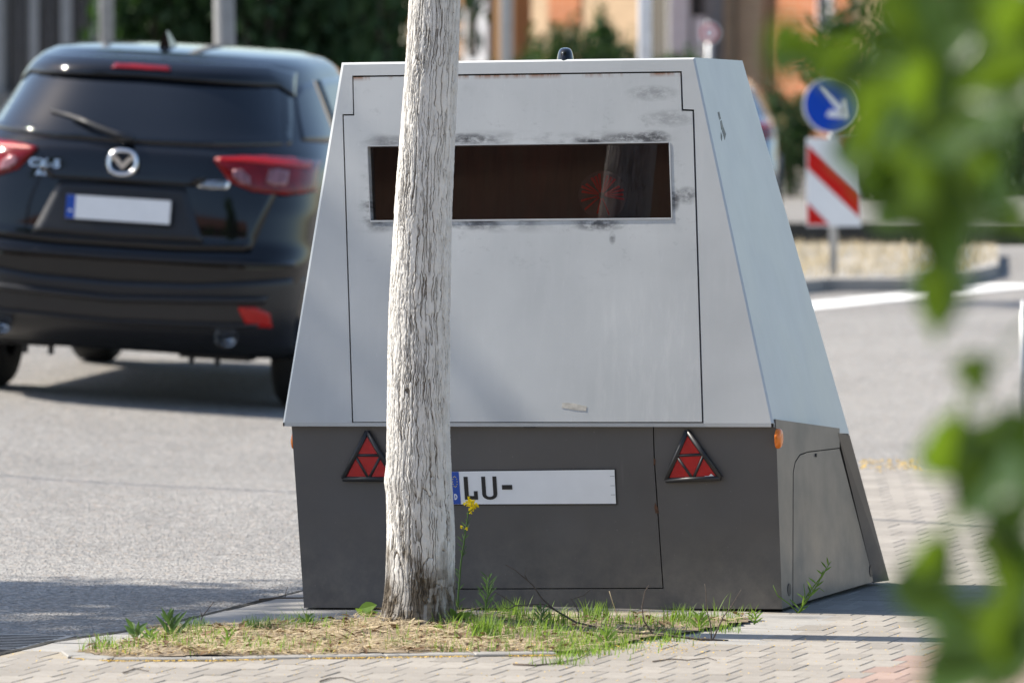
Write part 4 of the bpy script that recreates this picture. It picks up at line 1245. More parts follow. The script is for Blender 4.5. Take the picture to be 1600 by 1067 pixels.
# fallen blossom flakes
m = MB()
def flake(x, y, z, s):
    az = random.uniform(0, 6.28); a = Vector((math.cos(az), math.sin(az), random.uniform(-.3, .5))) * s; b = Vector((-math.sin(az), math.cos(az), random.uniform(-.2, .6))) * s * .7
    p = Vector((x, y, z + .002)); m.add([p - a, p - b, p + a, p + b], [(0, 1, 2, 3)])
for i in range(2600):
    px = random.uniform(0, 1560); py = random.uniform(968, 1075); p = gnd(px, py)
    if inside(bedp, p.x, p.y) or (p - K0).dot(KU) < .03: continue
    if py < 1000 and px < 900: continue
    flake(p.x, p.y, .001, random.uniform(.0012, .0034))
for i in range(1700):       # drifts along the edging and in the bed
    k = random.random() * (len(edge_pts) - 2) + 1; a = edge_pts[int(k)]; b = edge_pts[min(int(k) + 1, len(edge_pts) - 1)]; t = k - int(k)
    if vnoise(np.array([k * 2.1]), np.array([.5]), 4)[0] < .42: continue
    p = a.lerp(b, t); flake(p.x + random.gauss(0, .008), p.y - .046 - abs(random.gauss(0, .02)), .001, random.uniform(.002, .0045))
for i in range(1500):
    x, y = in_bed()
    if y > y0 + .42 * (y1 - y0): continue
    flake(x, y, soil_z(x, y) + .004, random.uniform(.002, .005))
for i in range(420):
    c = gnd(random.choice((1020, 950, 1060, 900)) + random.gauss(0, 30), 1012 + random.gauss(0, 7)); flake(c.x, c.y, .002, random.uniform(.002, .005))
for i in range(300):        # far gutter of the junction corner
    c = gnd(random.uniform(1345, 1440), random.choice((722, 730)) + random.gauss(0, 2.5)); flake(c.x, c.y, .0, random.uniform(.004, .009))
pt = m.build('fallen_blossom', M['petal'], None, fix=False); tag(pt, 'yellow fallen blossom flakes scattered over the paving', 'blossom', kind='stuff')

# --- single weeds
def leaf_shape(m, p, d, n, L, w, fold=.12, bend=.2):
    d = Vector(d).normalized(); s = d.cross(Vector(n)).normalized(); n = s.cross(d).normalized()
    pr_ = [(0, .06), (.25, .75), (.5, 1.0), (.75, .7), (1, 0)]
    vs = []; fs = []
    for (t, k) in pr_:
        c = Vector(p) + d * L * t - n * bend * L * t * t
        vs += [c - s * w * k / 2 + n * fold * w * k, c, c + s * w * k / 2 + n * fold * w * k]
    for i in range(4):
        for j in (0, 1): fs.append((i * 3 + j, i * 3 + j + 1, (i + 1) * 3 + j + 1, (i + 1) * 3 + j))
    m.add(vs, fs)
def zat(px, py, D): return at(px, py, D)
# tall yellow flowering weed right of the trunk
Df = gnd(718, 962).y
fw = empty('flowering_weed', gnd(716, 962), 'tall thin weed with yellow flowers right of the trunk', 'weed')
stem = [zat(x, y, Df) for x, y in ((716, 962), (716, 930), (720, 880), (726, 840), (732, 800), (738, 783))]
m = MB(); m.tube(stem, [.0032, .003, .0026, .0022, .0018, .0012], 6)
for (x, y, x2, y2) in ((727, 838, 724, 822), (733, 800, 744, 790), (729, 820, 736, 808), (722, 870, 729, 852)): m.tube([zat(x, y, Df), zat(x2, y2, Df)], .0012, 5)
m.build('stem', M['weed'], fw, True)
m = MB()
for i in range(34):
    t = random.random(); k = t * 4; a = stem[int(k)]; b = stem[int(k) + 1]; p = a.lerp(b, k - int(k))
    az = random.uniform(0, 6.28); leaf_shape(m, p, (math.cos(az), math.sin(az) * .4, random.uniform(.5, 1.4)), (0, -1, .5), random.uniform(.018, .05) * (1.2 - t * .7), .0035, .1, .2)
m.build('foliage', M['weed'], fw)
m = MB()
for (x, y, n_) in ((736, 785, 10), (742, 790, 9), (731, 783, 7), (737, 796, 6), (724, 822, 2)):
    for i in range(n_):
        p = zat(x + random.gauss(0, 3.0), y + random.gauss(0, 2.4), Df + random.gauss(0, .006))
        for k in range(4):
            an = k * math.pi / 2 + random.random()
            d = Vector((math.cos(an), random.uniform(-.5, .3), math.sin(an) + .3))
            leaf_shape(m, p, d, (0, -1, 0), .0062, .0045, .1, .3)
m.build('blossom', M['flower'], fw)
# feathery weed with narrow leaves
def sprout(name, label, px, py, top, n, L, w, mat='weed', spread=.8, cat='weed', group=None):
    g0_ = gnd(px, py); D = g0_.y; e = empty(name, g0_, label, cat, group)
    m = MB(); st = [g0_, at((px + top[0]) / 2 + 2, (py + top[1]) / 2, D), at(top[0], top[1], D)]
    m.tube(st, [.0028, .0022, .001], 6); m.build('stem', M[mat], e, True)
    m = MB()
    for i in range(n):
        t = i / n; p = st[0].lerp(st[1], t * 2) if t < .5 else st[1].lerp(st[2], t * 2 - 1)
        az = i * 2.4; leaf_shape(m, p, (math.cos(az) * spread, math.sin(az) * spread * .6, .9), (0, -1, .6), L * (1.15 - .6 * t) * random.uniform(.8, 1.2), w, .1, .25)
    m.build('foliage', M[mat], e); return e
sprout('narrow_leaf_weed', 'feathery narrow leaved weed standing right of the flowering weed', 757, 960, (763, 902), 26, .055, .0045)
sprout('corner_weed', 'pale green branching weed at the trailer corner on the paving', 1247, 958, (1297, 878), 16, .045, .006, 'grass', 1.0)
c = gnd(1247, 958)
cw = bpy.data.objects['corner_weed']
m = MB()
for pts in (((1247, 957), (1232, 942), (1215, 930), (1208, 914)), ((1252, 952), (1262, 928), (1282, 902), (1299, 876)), ((1250, 953), (1258, 930), (1256, 912)), ((1262, 930), (1280, 918), (1288, 924))):
    m.tube([at(x, y, c.y + .01) for x, y in pts], [.0028] + [.0018] * (len(pts) - 2) + [.0008], 5)
m.build('side_shoot', M['grass'], cw, True)
sprout('broad_grass_tuft', 'dark green broad bladed tuft at the left end of the bed', 268, 1000, (262, 965), 12, .075, .012, 'weed', .7)
sprout('leafy_seedling', 'low leafy seedling beside the tuft at the left end of the bed', 215, 1003, (207, 980), 8, .06, .014, 'weed', 1.0)
sprout('young_weed', 'small upright weed between straw and kerb at the left', 236, 1010, (232, 988), 9, .045, .007, 'grass', .9)
sprout('young_weed', 'thin weed in the straw right of the dark stalk', 352, 1012, (356, 984), 10, .04, .005, 'grass', .8)
sprout('young_weed', 'small leafy weed at the back edge of the bed near the trailer corner', 478, 985, (482, 962), 9, .04, .008, 'weed', .9)
sprout('young_weed', 'narrow weed among the grass under the number plate', 842, 990, (846, 950), 18, .05, .005, 'weed', .8)
sprout('young_weed', 'bushy weed beside the forked twigs at the right end of the bed', 1090, 985, (1094, 962), 14, .05, .007, 'grass', .9)
sprout('young_weed', 'tiny weed on the paving edge left of the trailer corner', 1178, 975, (1180, 958), 9, .035, .006, 'grass', 1.0)
sprout('young_weed', 'low weed in front of the long fallen branch', 945, 1012, (948, 985), 16, .05, .006, 'grass', .9)
def tuft(name, label, px, py, n, h, sp, w=.0035, mat='grass'):
    g0_ = gnd(px, py); m = MB()
    for i in range(n):
        x = g0_.x + max(-1.6, min(1.6, random.gauss(0, 1))) * min(sp, .026); y = g0_.y + max(-1.6, min(1.6, random.gauss(0, 1))) * min(sp, .026) * .6
        blade(m, (x, y, .006), h * random.uniform(.55, 1.1), w, random.uniform(.1, .6), random.uniform(0, 6.28), .4, 4)
    o = m.build(name, M[mat], None, fix=False); tag(o, label, 'grass tuft'); return o
tuft('grass_tuft', 'dense green grass tuft at the back edge of the bed left of the trunk', 400, 990, 120, .062, .035, .003, 'weed')
tuft('grass_tuft', 'green grass clump behind the flowering weed at the trailer base', 800, 972, 90, .085, .03, .0035)
tuft('grass_tuft', 'green grass clump below the right half of the number plate', 930, 972, 90, .075, .03, .0035)
tuft('grass_tuft', 'green grass clump below the right reflector triangle', 1060, 974, 80, .07, .03, .0035)
tuft('grass_tuft', 'dark green clump at the back edge of the bed further left', 300, 990, 70, .06, .03, .003, 'weed')
tuft('grass_tuft', 'thin pale grass tuft left of the dry straw', 165, 1014, 30, .05, .014)
tuft('grass_tuft', 'short green tuft in the straw in front of the trunk', 625, 1014, 50, .045, .022)
tuft('grass_tuft', 'upright green shoots just right of the trunk base', 760, 1000, 110, .095, .035, .004)
tuft('grass_tuft', 'spiky green tuft near the branching twig', 866, 985, 60, .075, .035, .0045)
# broad leaved sprouts at the trunk
def broad(name, label, px, py, leaves, mat='leafy'):
    g0_ = gnd(px, py); e = empty(name, g0_, label, 'weed')
    for (x, y, x2, y2, w) in leaves:
        m = MB(); p = at(x, y, g0_.y); q = at(x2, y2, g0_.y - .02)
        m.tube([g0_ + Vector((0, 0, .004)), p], .0012, 5); leaf_shape(m, p, q - p, (0.1, -1, .35), (q - p).length, w, .08, .1)
        m.build('leaf', M['grass'], e)
broad('broad_leaf_sprout', 'bright broad leaf sprout at the left foot of the trunk', 572, 972, [(560, 952, 588, 944, .035), (566, 966, 590, 955, .03), (572, 962, 556, 950, .02)])
broad('dock_sprout', 'single glossy dock leaf in front of the trunk base', 698, 992, [(697, 990, 678, 976, .03), (700, 990, 708, 982, .014)])
broad('thistle_sprout', 'ragged leafy sprout hugging the right side of the trunk', 712, 985, [(712, 975, 722, 955, .03), (714, 970, 736, 956, .025), (712, 965, 704, 950, .02), (716, 978, 734, 972, .022)])
# --- twigs
def twig(name, label, lines, mat='branch'):
    m = MB()
    for (ln, r0_, r1_) in lines:
        pts = [at(x, y, (gnd(x, y).y if g_ is None else g_)) + Vector((0, 0, .004)) for (x, y, g_) in ln]
        k = len(pts); m.tube(pts, [r0_ + (r1_ - r0_) * i / (k - 1) for i in range(k)], 6)
    o = m.build(name, M[mat], None, True); tag(o, label, 'twig'); return o
Dt = gnd(1000, 1000).y; Dk = gnd(1000, 985).y
twig('fallen_branch', 'long grey fallen branch with side twigs lying across the grass', [
    (((1138, 1003, Dt), (1090, 1000, Dt), (1020, 992, Dt), (960, 988, Dt), (900, 974, Dk), (868, 955, Dk), (848, 938, Dk), (832, 915, Dk), (820, 905, Dk), (806, 893, Dk), (790, 884, Dk)), .0045, .0012),
    (((868, 955, Dk), (848, 945, Dk), (806, 948, Dk), (790, 936, Dk), (772, 926, Dk)), .0025, .001),
    (((808, 947, Dk), (795, 953, Dk), (787, 950, Dk)), .0018, .0008),
    (((824, 908, Dk), (820, 900, Dk), (822, 888, Dk)), .0016, .0008),
    (((1020, 992, Dt), (1006, 972, Dt), (1003, 950, Dt), (1008, 925, Dt), (1014, 916, Dt)), .0028, .0009),
    (((1112, 1002, Dt), (1110, 975, Dt), (1104, 955, Dt), (1103, 925, Dt), (1101, 914, Dt)), .0024, .0008),
    (((1114, 1001, Dt), (1130, 965, Dt), (1142, 950, Dt), (1158, 923, Dt)), .0026, .0008),
    (((905, 975, Dk), (903, 955, Dk), (893, 938, Dk), (912, 932, Dk), (925, 921, Dk)), .002, .0008)])
twig('fallen_twig', 'thin dark twig lying on the paving below the grass', [(((802, 1039, None), (835, 1041, None), (868, 1038, None), (905, 1030, None), (925, 1019, None)), .0032, .0012)])
twig('fallen_twig', 'thin bent twig lying on the pavers right of the grass', [(((1020, 1035, None), (1050, 1031, None), (1075, 1033, None), (1105, 1029, None), (1120, 1033, None)), .0022, .001)])
twig('fallen_twig', 'small forked twig on the paving at the lower left', [(((193, 1053, None), (210, 1046, None), (232, 1050, None)), .002, .001)])
twig('fallen_twig', 'curved twig at the lower edge below the trunk', [(((500, 1066, None), (515, 1061, None), (535, 1060, None), (555, 1066, None)), .0024, .001)])
twig('fallen_twig', 'short straight twig in the straw at the left', [(((346, 1027, None), (368, 1019, None)), .003, .002)])
twig('dry_stalk', 'dark dry stalk rising from the bed at the left of the trailer', [(((312, 980, None), (316, 965, 23.8), (326, 952, 23.8), (334, 942, 23.8)), .0022, .001), (((316, 965, 23.8), (313, 956, 23.8)), .0014, .0008)])
twig('dry_stalk', 'brown stalk leaning out of the bed near the kerb', [(((162, 1010, None), (152, 998, 23.2), (146, 991, 23.2)), .004, .002)])
twig('dry_stalk', 'pale dry stalk with a seed head right of the service door', [(((965, 965, None), (958, 945, 24.1), (952, 925, 24.1)), .0014, .0012)], 'straw')
twig('fallen_twig', 'dark twig lying on the shaded slabs beside the trailer', [(((405, 938, None), (430, 936, None), (474, 936, None)), .003, .0015), (((445, 936, None), (447, 925, 24.9), (450, 918, 24.9)), .0014, .0008)])

# --- drain grate in the gutter
gd = empty('drain_grate', gnd(20, 1002, -.018), 'cast iron slotted drain grate in the gutter at the kerb', 'drain')
g0_, g1_2, g2_, g3_ = gnd(-60, 1012, -.012), gnd(30, 1012, -.012), gnd(76, 994, -.012), gnd(-60, 990, -.012)
gp = kerb(22.98, -.012); gq = kerb(23.46, -.012)
m = MB(); m.prism([Vector((p.x, p.y, -.019)) for p in (gp, gq, gq - KU * .36, gp - KU * .36)], Vector((0, 0, 1)), .002); m.build('sump', M['gap'], gd)
nb = 9
for i in range(nb + 1):
    c = gp.lerp(gq, i / nb) - KU * .18
    m = MB(); m.box((c.x, c.y, -.010), .34, .022 if 0 < i < nb else .03, .018, KU, KD); m.build('bar', M['iron'], gd)
for s in (0.005, .355):
    c = gp.lerp(gq, .5) - KU * s; m = MB(); m.box((c.x, c.y, -.0095), .026, .5, .018, KU, KD); m.build('frame', M['iron'], gd)

# ================================================================== JUNCTION SIGN
Ds = gnd(1302, 441).y
sg = empty('keep_right_sign', (at(1302, 441, Ds).x, Ds, .05), 'blue keep right arrow disc above a red and white striped board on the island', 'traffic sign')
def spx(x, y, off=0): return at(x, y, Ds - off)
m = MB(); m.tube([Vector((sg.location.x, Ds, .03)), spx(1302, 130)], .03, 12); m.build('post', M['steel'], sg, True)
ctr = spx(1300.5, 164, .05); rD = 46 / (F / Ds)
def disc(nm, r_, off, mat, par, th_=.006):
    m = MB(); m.prism([ctr + Vector((r_ * math.cos(t * math.pi / 24), -off, r_ * math.sin(t * math.pi / 24))) for t in range(48)], Vector((0, -1, 0)), th_); return m.build(nm, mat, par)
dk = disc('disc_rim', rD, 0, M['signwhite'], sg, .02)
disc('disc_face', rD * .93, .003, M['signblue'], dk)
m = MB(); s2 = rD / 46
def arr(pts): m.prism([ctr + Vector((x * s2, -.006, -y * s2)) for x, y in pts], Vector((0, -1, 0)), .003)
arr([(-19, -29), (-12, -31), (22, 9), (14, 16)][::1]); arr([(29, 24), (24, -14), (15, -8), (17, 12)]); arr([(29, 24), (16, 12), (-4, 8), (-10, 18)])
m.build('arrow', M['signwhite'], dk)
b0 = [(1262, 212), (1346, 222), (1344, 356), (1262, 352)]
def bpx(u, v, off): 
    return spx(1260 + 86 * u, 216 + 138 * v, .05 + off)
m = MB(); m.prism([bpx(0, 0, 0), bpx(1, 0, 0), bpx(1, 1, 0), bpx(0, 1, 0)], Vector((0, -1, 0)), .02); bo = m.build('striped_board', M['signwhite'], sg)
for poly in (((.02, .08), (.02, .34), (.97, .90), (.97, .62)), ((.02, .73), (.02, .98), (.42, .98)), ((.62, .02), (.97, .02), (.97, .28))):
    m = MB(); m.prism([bpx(u, v, .004) for u, v in poly], Vector((0, -1, 0)), .003); m.build('red_stripe', M['signred'], bo)
# island grass
m = MB()
ip = [(p.x, p.y) for p in isl]; ix0, ix1 = min(p[0] for p in ip), max(p[0] for p in ip); iy0, iy1 = min(p[1] for p in ip), max(p[1] for p in ip)
for i in range(2600):
    x = random.uniform(ix0, ix1); y = random.uniform(iy0 + .35, iy1)
    if inside(ip, x, y - .3): blade(m, (x, y, .045), random.uniform(.03, .10), .012, random.uniform(.1, .8), random.uniform(0, 6.28), .4, 2)
o = m.build('island_grass', M['straw'], None, fix=False); tag(o, 'dry yellowish grass on the traffic island around the sign', 'grass', kind='stuff')

# ================================================================== BACKGROUND
def bgbox(name, px0, px1, D, z0, z1, depth, mat, parent=None, out=0.0):
    X0 = (px0 - 800) / F * D; X1 = (px1 - 800) / F * D
    m = MB(); m.box(((X0 + X1) / 2, D - out + depth / 2, (z0 + z1) / 2), X1 - X0, depth, z1 - z0)
    return m.build(name, mat, parent)
def X(px, D): return (px - 800) / F * D
# grey building with tall window bays
gb = empty('grey_building', (X(60, 92), 92, 0), 'grey rendered building with tall narrow window bays behind the black car', 'building')
bgbox('wall', -260, 200, 92, 0, 7, 6, M['greywall'], gb)
for i, (a, b) in enumerate(((-92, -70), (-45, -24), (20, 44), (66, 90), (118, 142))):
    w_ = bgbox('window', a, b, 92, .9, 4.0, .05, M['houseglass'], gb, .03)
    bgbox('frame', (a + b) / 2 - 1.5, (a + b) / 2 + 1.5, 92, .9, 4.0, .03, M['lightgrey'], w_, .06)
for a, b in ((-66, -50), (-14, 8), (48, 62), (98, 114), (146, 156)): bgbox('pilaster', a, b, 92, 0, 7, .25, M['lightgrey'], gb, .25)
bgbox('plinth', -260, 200, 92, 0, .85, .35, M['greywall'], gb, .35)
# brown building with a window, beige brick house, orange brick house with beige corner
def rot_wall(name, px0, px1, D0, D1, z0, z1, mat, parent, out=0.0, thick=.3):
    a = Vector((X(px0, D0), D0, 0)); b = Vector((X(px1, D1), D1, 0)); d = (b - a).normalized(); n = Vector((d.y, -d.x, 0))
    if n.y > 0: n = -n
    m = MB(); m.box(((a + b) / 2 + n * (out - thick / 2)) + Vector((0, 0, (z0 + z1) / 2)), (b - a).length, thick, z1 - z0, d, n)
    return m.build(name, mat, parent)
def on(px, px0, D0, px1, D1): return D0 + (D1 - D0) * (px - px0) / (px1 - px0)
bb = empty('brown_building', (X(740, 98), 98, 0), 'brown rendered house with a pale framed window behind the tree trunk', 'building')
rot_wall('wall', 640, 802, 98.6, 97, 0, 7, M['brownwall'], bb)
w_ = rot_wall('window', 728, 764, 97.7, 97.35, 1.15, 3.2, M['whitewall'], bb, .05, .1); rot_wall('pane', 735, 751, 97.63, 97.48, 1.25, 3.1, M['houseglass'], w_, .07, .05)
be = empty('beige_building', (X(900, 104), 104, 0), 'beige brick house with an orange panel beyond the shrubs', 'building')
rot_wall('wall', 800, 1062, 105.5, 101, 0, 7, M['brick_beige'], be)
rot_wall('brick_panel', 862, 912, 104.43, 103.57, 1.60, 6, M['brick_orange'], be, .06, .1)
w_ = rot_wall('window', 1016, 1048, 101.8, 101.25, .8, 4, M['houseglass'], be, .05, .1)
gh = empty('shop_front', (X(1110, 98), 98, 0), 'grey and white shop front with posts between the brick houses', 'building')
bgbox('wall', 1050, 1172, 98, 0, 7, 6, M['lightgrey'], gh)
bgbox('doorway', 1076, 1098, 98, .7, 4, .04, M['houseglass'], gh, .03); bgbox('white_post', 1045, 1076, 98, 1.3, 6, .2, M['whitewall'], gh, .25)
bgbox('white_post', 1082, 1102, 98, 1.0, 1.75, .2, M['whitewall'], gh, .3); bgbox('white_post', 1130, 1146, 98, 0, 6, .2, M['brick_beige'], gh, .2)
bgbox('doorway', 1150, 1162, 98, .6, 4, .04, M['houseglass'], gh, .03)
ob = empty('orange_building', (X(1260, 90), 90, 0), 'orange brick house with a beige brick corner behind the arrow sign', 'building')
ob.rotation_euler = (0, 0, 0)
rot_wall('wall', 1200, 1330, 97, 90, 0, 7, M['brick_orange'], ob)
rot_wall('corner_pilaster', 1164, 1204, 97.6, 96.6, 0, 7, M['brick_beige'], ob, .12)
rot_wall('base_course', 1200, 1330, 97, 90, .45, .62, M['sandstone'], ob, .06, .2)
w_ = rot_wall('window', 1282, 1304, 92.6, 91.4, 1.55, 3.4, M['whitewall'], ob, .05, .1)
rot_wall('pane', 1286, 1300, 92.4, 91.6, 1.6, 3.3, M['houseglass'], w_, .07, .05)
rot_wall('wall', 1330, 1900, 90, 84, 0, 7, M['brick_beige'], ob)
for a, b in ((1480, 1512), (1540, 1566)):
    w_ = rot_wall('window', a, b, 88.2, 87.8, 1.3, 3.4, M['houseglass'], ob, .05, .1)
# terrace across the street behind the photographer (seen only as a reflection in glass and paint)
tr_ = empty('brick_terrace', (-20, -12, 0), 'brown brick terrace behind the photographer mirrored in glass and paint', 'building')
m = MB(); m.box((-17, -17, 6.2), 64, 10, 12.4); m.build('wall', M['terrace'], tr_)
m = MB(); m.add([(-50, -11.5, 12.4), (16, -11.5, 12.4), (16, -17, 16), (-50, -17, 16), (-50, -22.5, 12.4), (16, -22.5, 12.4)], [(0, 1, 2, 3), (3, 2, 5, 4), (0, 3, 4), (1, 5, 2), (0, 4, 5, 1)]); m.build('roof', M['rooftile'], tr_)
for i in range(15):
    for z in (1.9, 5.2, 8.6):
        x = -46 + i * 4.2; m = MB(); m.box((x, -11.98, z), 1.3, .12, 1.9); w_ = m.build('window', M['whitewall'], tr_)
        m = MB(); m.box((x, -11.93, z), 1.1, .06, 1.7); m.build('pane', M['houseglass'], w_)
for i, (x, y, k) in enumerate(((-13, -5, 2.3), (-7.5, -6, 2.5), (-2, -5.5, 2.2), (4, -6, 2.4), (10, -5, 2.2))):
    street_tree((x, y, 0), 4.2, 7.4, (k, k, k * .95), ('leftmost', 'second', 'middle', 'fourth', 'rightmost')[i] + ' of the leafy trees behind the photographer mirrored in the car', .2)
ca, cb_ = gnd(0, 737, -.04), gnd(455, 767, -.04); cd_ = (cb_ - ca)
m = MB(); m.tube([sunward(ca - cd_ * 6, 7.0), sunward(ca - cd_ * 2, 6.9), sunward(ca, 6.85), sunward(cb_, 6.85), sunward(cb_ + cd_ * 5, 7.0)], .018, 6)
o = m.build('overhead_cable', M['black'], None, True); tag(o, 'overhead cable above the street that casts a thin line on the road', 'cable')
# poles
def pole(name, label, px, D, r, mat, h=6, cat='pole'):
    m = MB(); x = X(px, D); m.tube([(x, D, -.03), (x, D, h * .5), (x, D, h)], [r, r * .95, r * .8], 12)
    m.tube([(x, D, -.03), (x, D, .5)], [r * 1.5, r * 1.4], 12)
    o = m.build(name, mat, None, True); return tag(o, label, cat)
pole('street_pole', 'pale grey pole in front of the grey building', 167, 60, .058, M['lightgrey'])
pole('street_pole', 'grey pole between the brown house and the beige house', 791, 72, .062, M['steel'])
pole('street_pole', 'light grey pole above the trailer roof', 1007, 58, .055, M['whitewall'])
pole('marker_post', 'slim pale post at the right edge beyond the pavement', 1599, 35.8, .010, M['steel'], .55, 'post')
# round sign by the shop front
rs = empty('round_sign', (X(1108, 74), 74, 0), 'round white and red sign in front of the shop front', 'traffic sign')
m = MB(); m.tube([(rs.location.x, 74, -.03), (rs.location.x, 74, 1.75)], .03, 10); m.build('post', M['steel'], rs, True)
for r_, off, mt in ((.10, .04, 'signwhite'), (.08, .05, 'signred'), (.05, .055, 'signwhite')):
    m = MB(); m.prism([Vector((rs.location.x + r_ * math.cos(t * math.pi / 16), 74 - off, 1.64 + r_ * math.sin(t * math.pi / 16))) for t in range(32)], Vector((0, -1, 0)), .008); m.build('disc', M[mt], rs)
# whitewashed tree behind the car
wt_ = empty('background_tree', (X(351, 52), 52, 0), 'pale whitewashed tree trunk rising behind the car roof', 'tree')
m = MB(); x = 0
m.tube([(0, 0, -.03), (.01, 0, 1.2), (-.01, 0, 2.4), (.02, 0, 5.8)], [.085, .075, .068, .06], 14); m.build('trunk', M['signwhite'] if False else M['lightgrey'], wt_, True, False)
m = MB(); limbs(m, (.02, 0, 5.7), 6, 21, 1.8, .035); m.build('limb', M['branch'], wt_, True, False)
o = link('crown', crown_me, wt_); o.location = (0, 0, 7.6)
# shrubs and hedge trees
bush_me = [foliage('foliage', 4200, 1.0, 1.0, 1.0, .075, M['hedge'], 60 + i, 30) for i in range(2)]
def bush(name, label, px, D, z, sx_, sy_, sz_, k=0, group=None, cat='shrub'):
    e = empty(name, (X(px, D), D, 0), label, cat, group)
    m = MB(); 
    for i in range(5):
        an = i * 1.26; m.tube([(0, 0, -.03), (.12 * sx_ * math.cos(an), .12 * sy_ * math.sin(an), z * .6), (.4 * sx_ * math.cos(an), .4 * sy_ * math.sin(an), z + sz_ * .3)], [.04, .03, .012], 6)
    m.build('stem', M['branch'], e, True, False)
    o = link('crown', bush_me[k], e); o.location = (0, 0, z); o.scale = (sx_, sy_, sz_); o.rotation_euler = (0, 0, px * .013)
for i, (px, w_, txt) in enumerate(((235, .62, 'leftmost dark tree of the green wall behind the car'), (305, .8, 'dark bushy tree left of the pale trunk'), (410, .9, 'dark bushy tree right of the pale trunk'), (505, .9, 'dark bushy tree above the rear corner of the car'), (588, .55, 'dark bushy tree just left of the whitewashed trunk'))):
    bush('hedge_tree', txt, px, 76 + i % 2, 1.9, w_, .9, 1.9, i % 2, 'dark trees behind the car', 'tree')
for i, (px, D, z, s, txt) in enumerate(((848, 80, .85, .40, 'low dark shrub left of the trailer antenna'), (905, 79, 1.05, .38, 'tallest dark shrub above the trailer roof'), (955, 80, .95, .33, 'dark shrub left of the light grey pole'), (1045, 82, .9, .55, 'low shrub at the foot of the shop front'))):
    bush('shrub', txt, px, D, z, s, .5, z * (.78 if i < 3 else .6), i % 2, 'shrubs above the trailer roof')
bush('shrub', 'dark shrub left of the striped board under the orange house', 1232, 78, .55, .33, .4, .55, 1)
for i, (px, D, z, s, sz, txt) in enumerate(((1375, 78, .95, .7, 1.1, 'dark hedge bush right of the arrow sign'), (1470, 79, .9, .8, 1.15, 'dark hedge bush behind the hanging leaves'), (1575, 78, .9, .8, 1.1, 'dark hedge bush at the right edge of the picture'))):
    bush('hedge_bush', txt, px, D, z, s, .7, sz, i % 2, 'hedge bushes behind the leaves')
# low dark block added as the shade on the road behind the island
m = MB(); pl0, pl1 = gnd(1225, 376), gnd(1640, 372); m.box(((pl0 + pl1) / 2) + Vector((0, .2, .05)), (pl1 - pl0).length, .3, .16); o = m.build('low_wall', M['tar'], None); tag(o, 'low dark kerb wall behind the traffic island', 'wall')
# parked car behind the trailer
Dp = 64
car('parked_car', 'grey blue parked car half hidden by the right edge of the trailer', (X(1052, Dp), Dp, -.04), R(2), 0.0, M['greypaint'], None, False)
bpy.data.objects['parked_car'].scale = (.95, .95, .80)

# ================================================================== FOREGROUND LEAVES
DL = 8.0
ft = empty('foreground_tree', (1.35, DL, -.02), 'out of focus leafy branches hanging in front at the right', 'tree')
m = MB(); m.tube([(1.35, DL, -.05), (1.33, DL, 1.0), (1.36, DL + .05, 2.2), (1.33, DL, 3.6)], [.09, .08, .07, .055], 12); m.build('trunk', M['branch'], ft, True)
m = MB(); limbs(m, (1.33, DL, 3.4), 6, 33, 1.6, .03); m.build('limb', M['branch'], ft, True)
o = link('crown', crown_me, ft); o.location = (.15, 0, 4.5); o.scale = (.9, .9, .8)
def lobed_leaf(seed):
    rr = random.Random(seed)
    out = [(0, 0), (.16, -.04), (.36, .10), (.50, .30), (.36, .40), (.30, .50), (.24, .72), (.10, .86), (0, 1.06)]
    out = [(x * rr.uniform(.9, 1.1), y * rr.uniform(.96, 1.04)) for x, y in out]
    vs = [(0, 0, 0), (0, .35, -.03), (0, .7, -.02), (0, out[-1][1], -.10)]; fs = []
    base_ = len(vs)
    for sgn in (1, -1):
        b0_ = len(vs)
        for (x, y) in out[1:-1]: vs.append((sgn * x, y, .10 * abs(x) - .12 * max(0, y - .5) ** 2 + rr.uniform(-.02, .02)))
        L = [0] + [b0_ + i for i in range(len(out) - 2)] + [3]
        mid_ = [0, 1, 1, 1, 1, 2, 2, 3, 3]
        for i in range(len(L) - 1):
            a, b = mid_[i], mid_[min(i + 1, 8)]
            f_ = [L[i], L[i + 1], b, a]; f2 = []
            for q_ in f_:
                if q_ not in f2: f2.append(q_)
            if len(f2) >= 3: fs.append(tuple(f2))
    return mesh('leaf', vs, fs, M['leaf'], True)
LM = [lobed_leaf(i) for i in range(4)]
rl = random.Random(12)
leaf_list = []     # (px, py, size px, roll deg, depth offset)
explicit = [(1252, 78, 92, 100, .05), (1322, 92, 88, 40, .1), (1372, 190, 110, 200, -.1), (1430, 38, 120, 160, -.4), (1395, 265, 105, 30, .2), (1450, 250, 120, 330, 0), (1500, 190, 130, 220, -.2),
            (1545, 260, 120, 20, .1), (1480, 380, 130, 180, 0), (1468, 470, 95, 185, .1), (1525, 592, 62, 170, .15), (1490, 690, 105, 10, 0), (1530, 760, 125, 215, -.1), (1585, 720, 125, 150, 0),
            (1575, 800, 120, 190, -.1), (1462, 868, 80, 20, .1), (1470, 945, 130, 100, 0), (1520, 985, 110, 260, -.2), (1585, 900, 130, 180, -.1), (1570, 1020, 140, 200, -.3), (1510, 1050, 120, 80, -.4),
            (1590, 60, 130, 200, -.2), (1530, 20, 100, 150, .1), (1560, 130, 120, 250, -.3), (1560, 330, 110, 120, .1), (1345, 150, 80, 300, .2),
            (1400, 120, 95, 250, .1), (1420, 330, 90, 100, .2), (1460, 150, 110, 60, .3), (1350, 230, 80, 80, .2), (1410, 205, 110, 150, .1), (1500, 300, 120, 200, .15)]
for i in range(7): explicit.append((rl.uniform(1380, 1600), rl.uniform(-40, 330), rl.uniform(70, 120), rl.uniform(0, 360), rl.uniform(-.3, .5)))
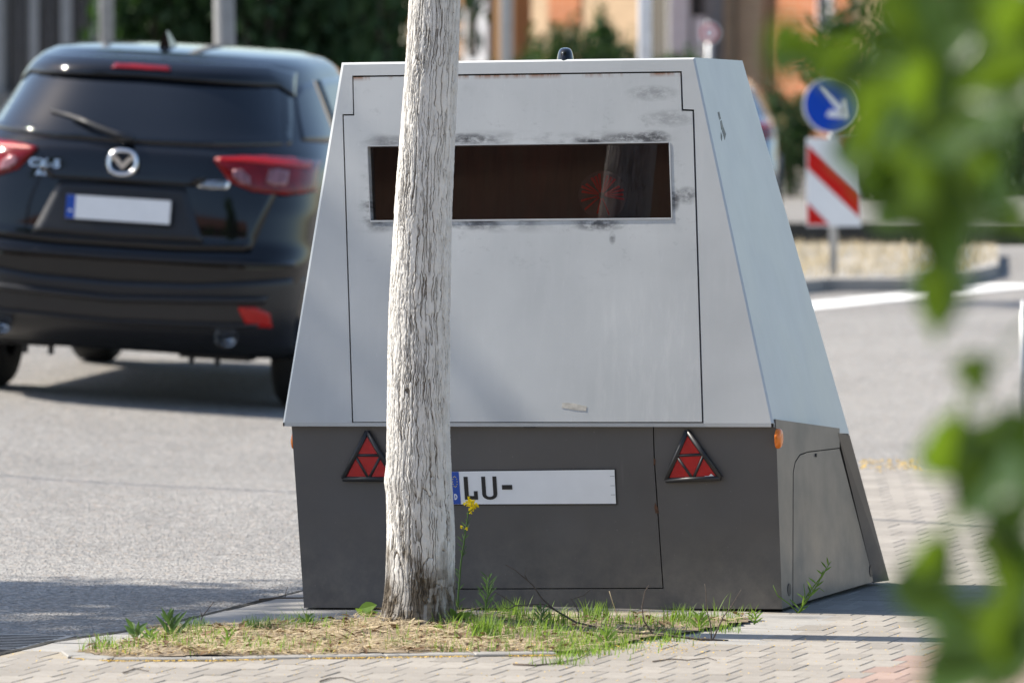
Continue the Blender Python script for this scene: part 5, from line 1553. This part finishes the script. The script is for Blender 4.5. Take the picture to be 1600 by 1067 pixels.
for i in range(0): explicit.append((rl.uniform(1560, 1680), rl.uniform(-40, 1100), rl.uniform(80, 130), rl.uniform(0, 360), rl.uniform(-.3, .3)))
sprig = MB()
nodes = []
for k, (px, py, s, ro, dd) in enumerate(explicit):
    D = DL + dd; p = at(px, py, D); L = 1.25 * s / (F / D)
    o = link('leaf', LM[k % 4], ft)
    a = R(ro); tipd = Vector((math.sin(a), rl.uniform(-.5, .5), math.cos(a))).normalized()
    nrm = Vector((rl.uniform(-.7, .3), -1, rl.uniform(-.2, 1.1))).normalized(); sd = tipd.cross(nrm).normalized(); nrm = sd.cross(tipd)
    mt = Matrix((sd, tipd, nrm)).transposed().to_4x4()
    basep = p - tipd * L * .5
    o.matrix_local = Matrix.Translation(basep - ft.location) @ mt @ Matrix.Scale(L, 4)
    nodes.append(basep)
# petioles run to a few drooping shoots
shoots = []
for pts in (((1700, -120, .0), (1560, 40, 0), (1440, 110, .05), (1330, 100, .1), (1262, 85, .1)), ((1700, 60, .1), (1590, 200, .1), (1500, 260, .1), (1430, 290, .2), (1380, 250, .2)), ((1700, 120, 0), (1600, 330, .05), (1500, 350, .05), (1478, 440, .1)),
            ((1720, 450, 0), (1640, 560, 0), (1560, 680, 0), (1500, 730, 0)), ((1720, 700, 0), (1620, 820, 0), (1540, 900, 0), (1465, 910, .05)), ((1720, 850, 0), (1620, 980, -.2), (1540, 1020, -.2), (1500, 1070, -.3)), ((1700, 420, .1), (1610, 500, .1), (1560, 560, .12), (1530, 580, .15))):
    P_ = [at(x, y, DL + d) for x, y, d in pts]; shoots.append(P_)
    sprig.tube(P_, [.004] + [.0028] * (len(P_) - 2) + [.0012], 6)
    sprig.tube([P_[0], Vector((1.30, DL, P_[0].z + .25)), Vector((1.34, DL, P_[0].z + .5))], [.004, .008, .014], 6)
allp = [p.lerp(q_, t / 4) for P_ in shoots for p, q_ in zip(P_[:-1], P_[1:]) for t in range(5)]
for b in nodes:
    c = min(allp, key=lambda t: (t - b).length)
    if (c - b).length > .004: sprig.tube([c, (c + b) / 2 + Vector((0, 0, .006)), b], .0011, 5)
sprig.build('shoot', M['weed'], ft, True)
